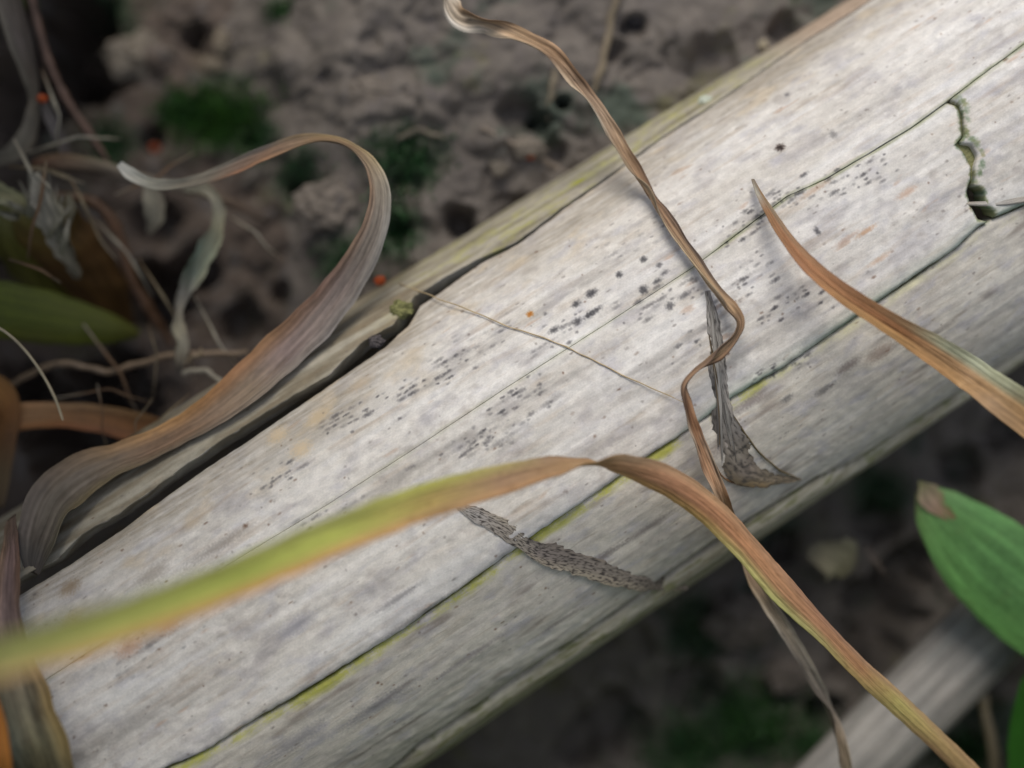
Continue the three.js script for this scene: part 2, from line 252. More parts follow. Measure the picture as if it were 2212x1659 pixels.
function soilHeight(x, z) {
  const wx = x + 0.5 * fbm(x * 0.3 + 9, z * 0.3, 2), wz = z + 0.5 * fbm(x * 0.3, z * 0.3 + 30, 2);
  let y = soilBase(x, z) + 1.5 * fbm(wx * 0.12, wz * 0.12, 3);
  const [a, b] = cells(wx * 0.34 + 0.3 * fbm(x, z, 2), wz * 0.34), [a2, b2] = cells(wx * 0.95 + 5 + 0.25 * fbm(x * 2, z * 2, 2), wz * 0.95 + 3);
  const low = smooth(0.35, -0.25, fbm(x * 0.11 + 50, z * 0.11, 2));
  y += 0.3 * (smooth(0, 0.25, b - a) - 1) * low + 0.3 * (0.6 - a) * low + 0.05 * (0.5 - a2) + 0.6 * fbm(wx * 0.45 + 7, wz * 0.45, 3);
  for (const [fx, fz, r, d] of placed) {
    const q = Math.hypot(x - fx, z - fz); if (q > r * 2.2) continue;
    const e = q / r + 0.3 * noise(x * 0.9 + fx, z * 0.9); y += d < 0 ? d * (1 - smooth(0.55, 1.15, e)) : d * (1 - smooth(0.2, 1.3, e));
  }
  y += 0.13 * fbm(x * 1.2, z * 1.2, 4) + 0.025 * noise(x * 4.3, z * 4.3) + 0.02 * noise(x * 9, z * 9);
  const p = { x, y: 0, z }, u = uOf(p), n = nOf(p), s = stalkScale(u);
  const e = 1 - (n / (SA * s)) ** 2;
  if (e > 0) y = Math.min(y, stalkY(u) - SB * s * Math.sqrt(e) + 0.35 * noise(x * 0.5, z * 0.5));
  return y;
}
const mossSpots = [[480, 255, 2.4, 1.7, 2400, 1], [400, 240, 1.6, 1.2, 800, .6], [560, 300, 1.4, 1.2, 350, .4], [880, 345, 2.1, 1.5, 900, .35], [850, 490, 1.2, 2.0, 700, .35], [230, 30, 2.2, 1.6, 600, .25], [600, 20, .8, .6, 160, .7], [240, 310, 1.4, 1.5, 450, .4], [640, 380, 1.6, 1.2, 400, .3], [1620, 1560, 3.2, 2.4, 2400, .6], [1480, 1620, 3, 2, 1200, .4], [1760, 1600, 2, 1.6, 600, .4], [2080, 1620, 2, 1.5, 900, .4], [1900, 1060, 1.8, 1.4, 350, .25], [1500, 1350, 1.6, 2, 300, .2], [740, 560, 1.4, 1.2, 300, .3]];
const mossAt = mossSpots.map(([px, py, rx, ry]) => { let y = -12; for (let k = 0; k < 5; k++) { const p = W(px, py, y); y = soilBase(p.x, p.z); } const p = W(px, py, y); return [p.x, p.z, (rx + ry) / 2]; });
{
  const line = (half, fine, far) => { const out = []; let v = 0, st = fine; while (v < far) { out.push(v); if (v > half) st *= 1.12; v += st; } out.push(far); return [...out.slice(1).reverse().map(q => -q), ...out]; };
  const xs = line(34, 0.14, 900), zs = line(26, 0.14, 900), pos = [], uvs = [], idx = [];
  for (const z of zs) for (const x of xs) { pos.push(x, soilHeight(x, z), z); uvs.push(x / 110 + 0.5, z / 110 + 0.5); }
  const nx = xs.length;
  for (let j = 0; j < zs.length - 1; j++) for (let i = 0; i < nx - 1; i++) { const a = j * nx + i; idx.push(a, a + nx, a + 1, a + 1, a + nx, a + nx + 1); }
  const soilMap = dataTexture(2048, 2048, (i, j) => {
    const x = (i / 2048 - 0.5) * 110, z = (j / 2048 - 0.5) * 110;
    const p = fbm(x * 0.13 + 3, z * 0.13, 4), q = fbm(x * 0.7, z * 0.7 + 12, 4), g = noise(x * 5, z * 5) + 0.7 * noise(x * 11, z * 11 + 3), al = fbm(x * 0.16 + 70, z * 0.16 + 14, 4), ol = fbm(x * 0.22 + 170, z * 0.22, 4);
    const c = [105, 97, 89]; const mixTo = (d, t) => { for (let k = 0; k < 3; k++) c[k] = lerp(c[k], d[k], t); };
    mixTo([128, 119, 109], clamp(q * 1.1 + 0.1) * 0.6); mixTo([80, 73, 68], clamp(p * 1.8 - 0.1) * 0.6); mixTo([112, 104, 104], clamp(-q * 1.3 - 0.1) * 0.6);
    mixTo([52, 66, 54], smooth(0.15, 0.5, al + q * 0.25) * 0.7); mixTo([96, 94, 58], smooth(0.25, 0.55, ol + q * 0.2) * 0.5);
    if (x + 6 * p < -12.5 && z < 18 && z > x * 0.9 + 2 + 5 * q || x + 5 * p < -18 && z < 18) mixTo([82, 68, 58], 0.7 * smooth(-0.35, 0.1, q + 0.5 * p + 0.15));   // crumbs of dark humus round the grass stub
    let near = 0; for (const [mx, mz, mr] of mossAt) { const e = Math.hypot(x - mx, z - mz) / mr; if (e < 2) near = Math.max(near, smooth(1.5, 0.2, e + 0.9 * q + 0.5 * al)); } mixTo([44, 66, 40], near * 0.75);   // green film where moss takes hold
    const m = 1 + g * 0.06 + q * 0.08; return [c[0] * m, c[1] * m, c[2] * m];
  });
  M.soil = new THREE.MeshStandardMaterial({ map: soilMap, roughness: 0.92 });
  structure('soil', geo(pos, idx, uvs), M.soil);
}

// ---------------------------------------------------------------- the split stalk: strips of its wall, each a solid piece
function strip(name, u0, u1, hi, lo, { thick = 1.0, lift = () => 0, ends = null, du = 0.16, dv = 0.17, under = 0.01, roundLo = 0.13, roundHi = 0.13 } = {}) {
  const nv = Math.max(6, Math.round((hi(0) - lo(0)) / DEG / dv)), nu = Math.round((u1 - u0) / du), ring = [];
  const edgeT = [0, 0.006, 0.018, 0.04]; const ts = [...edgeT]; for (let k = 1; k < nv; k++) { const t = k / nv; if (t > 0.055 && t < 0.945) ts.push(t); } ts.push(...edgeT.map(t => 1 - t).reverse());
  for (const t of ts) ring.push([t, 0]); for (const t of [...ts].reverse()) ring.push([under + (1 - under - 0.01) * t, 1]);
  const R = ring.length, pos = [], uvs = [], idx = [];
  for (let i = 0; i <= nu; i++) for (const [t, d] of ring) {
    let s = i / nu, a = u0, b = u1;
    if (ends) { a = ends[0] ? ends[0](t) : u0; b = ends[1] ? ends[1](t) : u1; }
    const u = lerp(a, b, s), h = hi(u), l = lo(u);
    const jag = (t < 0.5 ? roundLo : roundHi) * 0.4 * fbm(u * 2.1 + h, 3 + l * 0.1, 3) * DEG, ang = lerp(l - jag * (t < 0.5 ? 1 : 0), h + jag * (t > 0.5 ? 1 : 0), t), v = ang / DEG;
    const e = Math.min(t, 1 - t) * (h - l) / DEG, eu = ends ? Math.min(ends[0] ? u - a : 9, ends[1] ? b - u : 9) : 9;
    const round = Math.max((t < 0.5 ? roundLo : roundHi) * (1 - smooth(0, 0.16, e)), 0.13 * (1 - smooth(0, 0.16, eu)));
    const r = lift(u, t) - round + 0.1 * fbm(u * 0.1, v * 0.35, 2) + 0.028 * noise(u * 0.3, v * 4) + 0.015 * noise(u * 0.8 + 8, v * 8) + 0.02 * noise(u * 2, v * 2) - d * thick;
    const p = stalkPoint(u, ang, r); pos.push(p.x, p.y, p.z); uvs.push((u - TU0) / TU, (ang - TD0) / TD);
  }
  for (let i = 0; i < nu; i++) for (let k = 0; k < R; k++) { const a = i * R + k, b = i * R + (k + 1) % R; idx.push(a, b, a + R, b, b + R, a + R); }
  for (const [row, flip] of [[0, 0], [nu, 1]]) for (let k = 0; k < ts.length - 1; k++) { const a = row * R + k, b = a + 1, c = row * R + R - 1 - k, d = c - 1; flip ? idx.push(a, b, c, b, d, c) : idx.push(a, c, b, b, c, d); }
  return meshOf(name, geo(pos, idx, uvs), M.stalk);
}
{
  const U0 = -60, U1 = 70, gap = (u, k, lo, hi) => lerp(lo, hi, clamp(0.5 + 0.9 * fbm(u * 0.16 + k, k * 3.3, 3))) * DEG;
  const midGap = u => gap(u, 4, 0.02, 0.2) * (0.4 + 0.6 * smooth(3, -7, u) + 0.6 * smooth(15, 21, u)), lowGap = u => gap(u, 9, 0.3, 0.65);
  const hairGap = u => (0.005 + 0.03 * smooth(9, 16, u) * clamp(0.5 + fbm(u * 0.4, 2, 2))) * DEG;
  const upper = u => crackUpper(u) + 0.1 * fbm(u * 0.9, 4, 3) * DEG * smooth(3, -2, u);
  const lowerC = u => Math.min(crackLower(u), upper(u) - 0.03 * DEG);
  const tear = list => t => { let best = null; const lo = u => splitMid(u) + midGap(u) / 2, hi = u => hairline(u) - hairGap(u) / 2; const q = []; for (const [u, a] of [...list].reverse()) { const v = (a - lo(u)) / (hi(u) - lo(u)); if (!q.length || v > q[q.length - 1][0] + 0.004) q.push([v, u]); } if (t <= q[0][0]) return q[0][1]; for (let i = 1; i < q.length; i++) if (t <= q[i][0]) { best = lerp(q[i - 1][1], q[i][1], (t - q[i - 1][0]) / (q[i][0] - q[i - 1][0] || 1)); break; } return best ?? q[q.length - 1][1]; };
  const tl = tear(tearLeft), trFull = tear(tearRight), tr = t => lerp(tl(t), trFull(t), 0.22 + 0.78 * (1 - smooth(0.28, 0.4, t)) + 0.4 * smooth(0.44, 0.52, t) * (1 - smooth(0.6, 0.68, t))), midLo = u => splitMid(u) + midGap(u) / 2, midHi = u => hairline(u) - hairGap(u) / 2;
  const parts = [
    strip('stalk_strip', U0, U1, () => 206, upper, { lift: (u, t) => 0.25 * (1 - t) * smooth(2, -8, u), thick: 1.1, under: 0.05, roundLo: 0.05 }),
    strip('stalk_strip', U0, U1, lowerC, u => hairline(u) + hairGap(u) / 2, { lift: (u, t) => -0.06 * smooth(0.9, 1, t) * smooth(4, -6, u), roundLo: 0.01, roundHi: 0.05 }),
    strip('stalk_strip', U0, tl(0.5), midHi, midLo, { ends: [null, tl], lift: (u, t) => 0.02 + 0.12 * (1 - smooth(0, 0.35, t)) - 0.06 * smooth(17, 22, u) * smooth(0.3, 0.8, t), dv: 0.12, roundHi: 0.01 }),
    strip('stalk_strip', tr(0.5), U1, midHi, midLo, { ends: [tr, null], lift: (u, t) => 0.1 * (1 - smooth(0.6, 1, t)) + 0.02, dv: 0.12, roundHi: 0.01 }),
    strip('stalk_strip', U0, U1, u => splitMid(u) - midGap(u) / 2, u => splitLow(u) + lowGap(u) / 2, { lift: (u, t) => -0.1 * smooth(0.85, 1, t) + 0.02 }),
    strip('stalk_strip', U0, U1, u => splitLow(u) - lowGap(u) / 2, () => -24, { lift: (u, t) => 0.3 - 0.25 * smooth(0.9, 1, t) }),
    strip('stalk_strip', U0, U1, () => -24.6, () => -153.4, { du: 0.6, dv: 0.6 }),
  ];
  const lining = strip('inner_layer', 17, 31, u => hairline(u) - 0.1 * DEG, u => lerp(splitMid(u), hairline(u), 0.33), { lift: () => -0.24, thick: 0.3, dv: 0.3 });
  lining.userData.label = 'olive inner layer showing in the torn gap'; lining.material = new THREE.MeshStandardMaterial({ color: 0x7c7a50, roughness: 0.85, bumpMap: stalkBump, bumpScale: 0.0002 }); parts.push(lining);
  parts.push(ribbon('splinter', [[2062, 440, 'c-0.04', 5, 0, '#c8bcaa'], [2090, 440, 'c0.03', 8, 8, '#c6baa8', '#a89c8c'], [2130, 440, 'c0.07', 11, 4, '#c4bcb0', '#b8b0a4', '#aca498'], [2175, 437, 'c0.12', 13, 0, '#c4bcb0', '#c8c0b4', '#a09a90'], [2230, 428, 'c0.12', 13, 0, '#b4a898']], { seed: 15, cup: 0.05, across: 7, step: 0.15, thick: 0.14 }));
  thing('split_stalk', 'thick pale weathered stalk split lengthwise into strips, lying across the soil', 'stalk', parts);
}

// ---------------------------------------------------------------- blades: ribbons with thickness, cupping and twist
// points: [px, py, height mm or 'c0.3' = that far above the stalk, width px, roll deg, colour mid, colour at -1, colour at +1]
function ribbon(name, pts, { thick = 0.1, cup = 0.08, across = 9, step = 0.3, seed = 1, streak = 0.25, spot = 0.3, spotCol = '#4a4038', mat = M.dry, ragged = 0.06, fray = 0, wav = 0, band = [0.15, 0.95], spotFreq = 0.55, gain = 1.18, ridge = 0.012, ribs = 5, twist = 0, dull = 0.03, spotEdge = [0.15, 0.65] } = {}) {
  const C = pts.map(([px, py, h]) => { if (typeof h === 'string') { const q = hit(px, py); if (!q) return W(px, py, -7 + parseFloat(h.slice(1))); return W(px, py, q.y + parseFloat(h.slice(1))); } return W(px, py, h); });
  const curve = new THREE.CatmullRomCurve3(C, false, 'centripetal'), n = Math.max(8, Math.round(curve.getLength() / step)), N = pts.length - 1;
  const cols = pts.map(p => { const m = rgb(p[5] ?? '#8a7a66'); return [p[6] ? rgb(p[6]) : m, m, p[7] ? rgb(p[7]) : m]; });
  const sc = rgb(spotCol), pos = [], uvs = [], col = [], idx = [], loop = [];
  for (let k = 0; k < across; k++) loop.push([-1 + 2 * k / (across - 1), 1]); for (let k = across - 1; k >= 0; k--) loop.push([-1 + 2 * k / (across - 1), -1]);
  const R = loop.length, up = new THREE.Vector3(0, 1, 0); let len = 0, prev = null;
  for (let i = 0; i <= n; i++) {
    const f = i / n * N, a = Math.min(N - 1, Math.floor(f)), q = f - a, e = q * q * (3 - 2 * q);
    const P = curve.getPoint(i / n), T = curve.getTangent(i / n); if (prev) len += P.distanceTo(prev); prev = P;
    const k = (CAMH - P.y) / CAMH, w = lerp(pts[a][3], pts[a + 1][3], q) * S * k * (1 + ragged * noise(len * 0.9, seed * 9.7)), roll = lerp(pts[a][4] ?? 0, pts[a + 1][4] ?? 0, e) * Math.PI / 180 + twist * Math.PI / 180 * (0.7 * Math.sin(len * 1.15) + 0.8 * noise(len * 0.45, seed + 8));
    const side = new THREE.Vector3().crossVectors(T, up).normalize(), nor = new THREE.Vector3().crossVectors(side, T).normalize();
    const s2 = side.clone().multiplyScalar(Math.cos(roll)).addScaledVector(nor, Math.sin(roll)), n2 = new THREE.Vector3().crossVectors(s2, T).normalize();
    const cL = new THREE.Color().lerpColors(cols[a][0], cols[a + 1][0], q), cM = new THREE.Color().lerpColors(cols[a][1], cols[a + 1][1], q), cR = new THREE.Color().lerpColors(cols[a][2], cols[a + 1][2], q);
    for (const [t, sd] of loop) {
      const wob = 1 + fray * (0.7 * noise(len * 1.3 + seed, t * 3) + 0.5 * noise(len * 4 + seed, t)) * Math.abs(t), y = cup * w * (t * t - 0.35) + wav * noise(len * 0.7 + t * 0.8, seed + 3) + 0.012 * w * noise(t * 6, len * 0.6 + seed) + ridge * w * (Math.cos(t * ribs * Math.PI) + 1.6 * noise(t * 5 + seed, len * 0.3) + 0.8 * noise(t * 11 + seed, len * 0.5)) * (1 - t * t) + sd * thick * 0.5 * (1 - 0.6 * t * t);
      const p = P.clone().addScaledVector(s2, t * w * 0.5 * wob).addScaledVector(n2, y); pos.push(p.x, p.y, p.z); uvs.push((t + 1) * 0.5 * 0.35 + seed * 0.137, len / 22 + seed * 0.31);
      const c = t < 0 ? cM.clone().lerp(cL, smooth(band[0], band[1], -t)) : cM.clone().lerp(cR, smooth(band[0], band[1], t));
      c.multiplyScalar(gain + streak * noise(t * 4 + seed, len * 0.25) + 0.5 * streak * noise(t * 9, len * 0.9 + seed) + 0.8 * streak * noise(t * 15 + seed, len * 0.22)); c.lerp(sc, spot * smooth(spotEdge[0], spotEdge[1], fbm(len * spotFreq + seed * 3, t * spotFreq * 2.2 + seed, 3)));
      const lum = 0.3 * c.r + 0.6 * c.g + 0.1 * c.b; c.r = lerp(c.r, lum, dull); c.g = lerp(c.g, lum, dull); c.b = lerp(c.b, lum, dull);
      col.push(Math.max(0.003, c.r), Math.max(0.003, c.g), Math.max(0.003, c.b));
    }
  }
  for (let i = 0; i < n; i++) for (let k = 0; k < R; k++) { const a = i * R + k, b = i * R + (k + 1) % R; idx.push(a, a + R, b, b, a + R, b + R); }
  for (const [row, fl] of [[0, 0], [n, 1]]) for (let k = 1; k < R - 1; k++) { const a = row * R; fl ? idx.push(a, a + k + 1, a + k) : idx.push(a, a + k, a + k + 1); }
  return meshOf(name, geo(pos, idx, uvs, col), mat);
}
function thread(name, pts, color, radius, { seed = 1, jitter = 0.03, mat = M.thread } = {}) {   // points: [px, py, height]
  const C = pts.map(([px, py, h]) => typeof h === 'string' ? W(px, py, (hit(px, py)?.y ?? -6) + parseFloat(h.slice(1))) : W(px, py, h));
  const curve = new THREE.CatmullRomCurve3(C, false, 'centripetal'), n = Math.max(12, Math.round(curve.getLength() / 0.3)), g = new THREE.TubeGeometry(curve, n, radius, 6, false), c0 = rgb(color), p = g.attributes.position, col = [], v = new THREE.Vector3();
  for (let i = 0; i < p.count; i++) {
    const ring = Math.floor(i / 7), c = curve.getPointAt(ring / n); v.fromBufferAttribute(p, i).sub(c).multiplyScalar(1 + 0.35 * noise(ring * 0.5, seed) - 0.4 * smooth(0.85, 1, ring / n)).add(c); v.x += jitter * noise(ring * 0.3, seed * 5); v.z += jitter * noise(ring * 0.3 + 40, seed * 5);
    p.setXYZ(i, v.x, v.y, v.z); const m = 1 + 0.3 * noise(ring * 0.35, seed + 2); col.push(c0.r * m, c0.g * m, c0.b * m);
  }
  g.setAttribute('color', new THREE.BufferAttribute(new Float32Array(col), 3)); g.computeVertexNormals(); return meshOf(name, g, mat);
}
const leaf = (name, label, pts, opts, category = 'leaf', group) => thing(name, label, category, [ribbon('blade', pts, opts)], group);

// the yellow-green blade crossing in front
leaf('yellowing_leaf', 'yellowing grass blade turning orange brown past its twist, arching over the pale stalk', [
  [-120, 1448, 21.5, 100, -8, '#b8b672', '#b4ac68', '#c2a46c'], [0, 1418, 19.5, 98, -8, '#b4b46a', '#b0a864', '#c4a46e'], [250, 1345, 16, 94, -8, '#aeb05c', '#b0ac64', '#bd925c'], [500, 1252, 12.4, 88, -6, '#aab052', '#b0ae60', '#bd8e56'], [740, 1150, 9, 83, -4, '#aeb056', '#b6b468', '#b98f5c'], [930, 1080, 6.2, 77, 8, '#a08c50', '#b4b25a', '#a48258'], [1080, 1040, 4.6, 70, 24, '#96785a', '#a89a60', '#9a7854'], [1190, 1012, 3.5, 62, 48, '#987a58', '#8a7258', '#a07c56'], [1268, 1000, 2.8, 56, 84, '#a08058', '#8e7050', '#a28258'], [1345, 1008, 2.4, 62, 138, '#a07a56', '#b08e5c', '#8c7458'], [1440, 1040, 1.8, 66, 166, '#a27656', '#b08c58', '#9c7c5c'], [1530, 1100, 1.1, 64, 178, '#aa7a56', '#b6965a', '#a88662'], [1610, 1180, 0.4, 60, 192, '#a87a54', '#b0a668', '#a88260'], [1690, 1272, 0, 64, 192, '#a47a56', '#b0ac6c', '#a27c5e'], [1770, 1352, -0.6, 52, 208, '#9e7454', '#a69c64', '#a27a60'], [1860, 1445, -1.3, 48, 204, '#a27852', '#ae925e', '#a28062'], [1940, 1520, -2.0, 47, 186, '#aca060', '#ae9c64', '#a48a60'], [2030, 1605, -2.8, 44, 180, '#aa9060', '#a48260', '#a48860'], [2140, 1715, -4, 44, 180, '#a4845e'], [2300, 1900, -7.5, 40, 180, '#9c7c5c']],
  { mat: M.live, cup: 0.16, streak: 0.16, spot: 0.3, spotFreq: 1.2, spotEdge: [0.2, 0.5], fray: 0.05, spotCol: '#8a6038', gain: 1.95, dull: 0.04, ridge: 0.007, ribs: 3, seed: 2, across: 25, thick: 0.12, ragged: 0.05 });

// the thin wrung blade running from the top to the bottom right
leaf('twisted_blade', 'narrow wrung brown dry blade kinked twice where it rests on the stalk', [
  [930, -70, -3.6, 30, 40, '#b8a890'], [962, -10, -3.2, 40, 30, '#b0a08a', '#c0b4a0', '#8a7658'], [990, 38, -2.8, 44, 10, '#a8957c', '#a8845c', '#c4bcae'], [1050, 52, -2.4, 37, -25, '#a08464', '#8a6a4c', '#b0a088'], [1120, 78, -2.2, 35, -10, '#a0825e', '#94744e', '#ac9474'], [1195, 118, -2, 33, 30, '#95734f', '#a07c58', '#7a6048'], [1250, 182, -1.8, 30, 15, '#9a7c5e', '#8a6848', '#a89274'], [1300, 250, -1.8, 30, -10, '#a08466', '#8c7256', '#a89a84'], [1345, 325, -1.6, 29, 25, '#957654', '#84684a', '#a48c6c'], [1390, 395, 'c1.2', 29, 50, '#96724e', '#7c5c40', '#a68c6a'], [1440, 475, 'c0.7', 27, 30, '#957250', '#6a5444', '#a08a6c'], [1490, 548, 'c0.6', 25, 40, '#9a7c58', '#5c4a3e', '#a8906c'], [1535, 612, 'c0.8', 28, 20, '#a88860', '#6a5440', '#b49a74'], [1575, 662, 'c1.1', 32, 35, '#a4845c', '#8a6a48', '#74604e'], [1597, 694, 'c1.3', 21, 70, '#8a6a48'], [1590, 722, 'c1.3', 19, 70, '#86684a'], [1550, 765, 'c1.3', 26, 30, '#9a7a54', '#8a6444', '#6a5444'], [1500, 802, 'c1.3', 23, 50, '#7e6044'], [1477, 834, 'c1.4', 18, 70, '#765a42'], [1484, 876, 'c1.3', 21, 60, '#8a6040', '#a87c54', '#6a4e3a'], [1500, 930, 'c1.1', 26, 25, '#a07048', '#9a6a44', '#b8a084'], [1528, 1000, 'c1.0', 30, -20, '#a47a54', '#b8a488', '#8a6444'], [1556, 1070, 'c1.4', 30, 15, '#a88460', '#9a7048', '#b49674'], [1588, 1160, -3.0, 28, 25, '#a4835e', '#8a6a4c', '#b8a07e'], [1630, 1250, -3.2, 32, 10, '#9c8062', '#a08a6e', '#8c7456'], [1690, 1350, -3.4, 32, -25, '#a09078', '#8a8074', '#b0a28c'], [1740, 1435, -3.7, 29, 20, '#908474', '#a89a84', '#7a7064'], [1780, 1510, -4.0, 26, 40, '#8a7e70', '#a09484', '#6e6254'], [1812, 1590, -4.4, 25, 10, '#948066', '#a8937a', '#786858'], [1832, 1670, -5, 23, 0, '#8e7c64'], [1850, 1800, -7.5, 21, 0, '#86765f']],
  { cup: 0.35, gain: 1.5, streak: 0.8, spot: 0.7, spotFreq: 0.9, spotCol: '#5a4a3e', dull: 0.16, twist: 42, ridge: 0.05, ribs: 3, seed: 3, across: 15, thick: 0.14, step: 0.2, ragged: 0.14, wav: 0.05 });

// the brown tip with a pale green flank
leaf('leaf_tip', 'orange brown leaf tip with a pale green flank resting its point on the stalk', [
  [1626, 388, 'c0.5', 7, 20, '#9a8a74'], [1640, 420, 'c0.9', 16, 20, '#b0a490', '#a88458', '#c4bca8'], [1660, 455, 'c1.3', 22, 15, '#a8794c', '#a08a6c', '#b08050'], [1695, 510, 'c1.8', 28, 5, '#ac7648', '#a47c54', '#a8784c'], [1745, 570, 'c2.3', 35, 0, '#b07a4c', '#ab7c50', '#a8744a'], [1810, 625, 'c2.7', 41, -6, '#b27c4a', '#a8764a', '#b8864e'], [1880, 672, 'c3.1', 45, -12, '#a8703e', '#b4804e', '#ba8c50'], [1950, 715, 'c3.6', 52, -12, '#a06a38', '#b0885a', '#b88a4c'], [2020, 758, 'c4.3', 66, -6, '#aa8050', '#b4b08c', '#b68850'], [2090, 805, 'c5.6', 76, 0, '#ae885a', '#b0b292', '#b98f58'], [2160, 855, 2.2, 80, 0, '#b08a58', '#a8a884', '#b58f62'], [2240, 910, 2.4, 92, 0, '#a97f48', '#a89a68', '#ab8452'], [2420, 1030, 2.2, 84, 0, '#a27a48']],
  { mat: M.live, band: [0.1, 0.55], gain: 1.45, cup: 0.12, streak: 0.25, spot: 0.35, spotFreq: 1.2, fray: 0.05, spotCol: '#7a4c2c', dull: 0.12, ridge: 0.012, ribs: 3, seed: 5, across: 23, thick: 0.12, ragged: 0.04 });

// the curled grey-brown leaf at the left
leaf('curled_leaf', 'grey brown withered leaf hooked back on itself, whitish at its tip, draped over the stalk', [
  [258, 354, -4.4, 16, 0, '#c8c4b8'], [280, 374, -4.4, 28, 0, '#c0bcae'], [325, 396, -4.3, 26, 5, '#9c9888', '#b0aa98'], [385, 398, -4.1, 22, 5, '#8c8474', '#9a9280'], [445, 385, -3.8, 28, 8, '#847a6a', '#948a78', '#7a7062'], [510, 360, -3.5, 32, 10, '#8c7462', '#80786a', '#a07458'], [575, 332, -3.2, 34, 14, '#8e705a', '#7a7066', '#9c7658'], [640, 308, -2.9, 32, 25, '#8c745c', '#8a7458', '#947a60'], [700, 300, -2.6, 26, 45, '#8e7454', '#9c845c', '#806a50'], [755, 316, -2.3, 28, 58, '#8a7054', '#a08a64', '#74624e'], [796, 352, -2.0, 34, 40, '#948064', '#a8946e', '#847260'], [818, 402, -1.9, 43, 22, '#9a8c78', '#a09684', '#9c7e64'], [815, 470, -2.0, 54, 16, '#96897a', '#9a948a', '#a0826a'], [786, 545, -2.4, 66, 14, '#908274', '#928c84', '#9e8068'], [740, 620, -3.0, 78, 8, '#8e7e74', '#8c847c', '#9c7c6a'], [684, 692, -3.0, 90, -4, '#8c7c72', '#867e78', '#9c7860'], [612, 764, -3.0, 102, -20, '#907c74', '#948a80', '#a07854'], [540, 832, -2.7, 108, -30, '#98846e', '#968878', '#a07450'], [468, 888, -2.6, 92, -34, '#947c66', '#928272', '#a87a4c'], [400, 930, -2.6, 78, -36, '#8e725a', '#887866', '#ac8050'], [322, 970, -2.5, 78, -36, '#866c56', '#7e6e5a', '#a88054'], [248, 1000, -2.3, 88, -34, '#7c6c5a', '#7a6e56', '#9c7c58'], [180, 1034, -2.2, 118, -30, '#7a6e60', '#7e7054', '#8a745c'], [122, 1086, -1.6, 142, -30, '#766c5e', '#7a6e54', '#766a5e'], [90, 1160, -0.9, 118, -30, '#70665a', '#6e6652', '#6a6058'], [78, 1205, -0.9, 84, -30, '#5a544c'], [74, 1236, -1.0, 44, -30, '#544c44']],
  { cup: 0.2, streak: 0.3, spot: 0.5, spotFreq: 0.9, spotCol: '#665a50', ridge: 0.008, ribs: 5, seed: 7, across: 27, thick: 0.13, ragged: 0.06, wav: 0.06 });

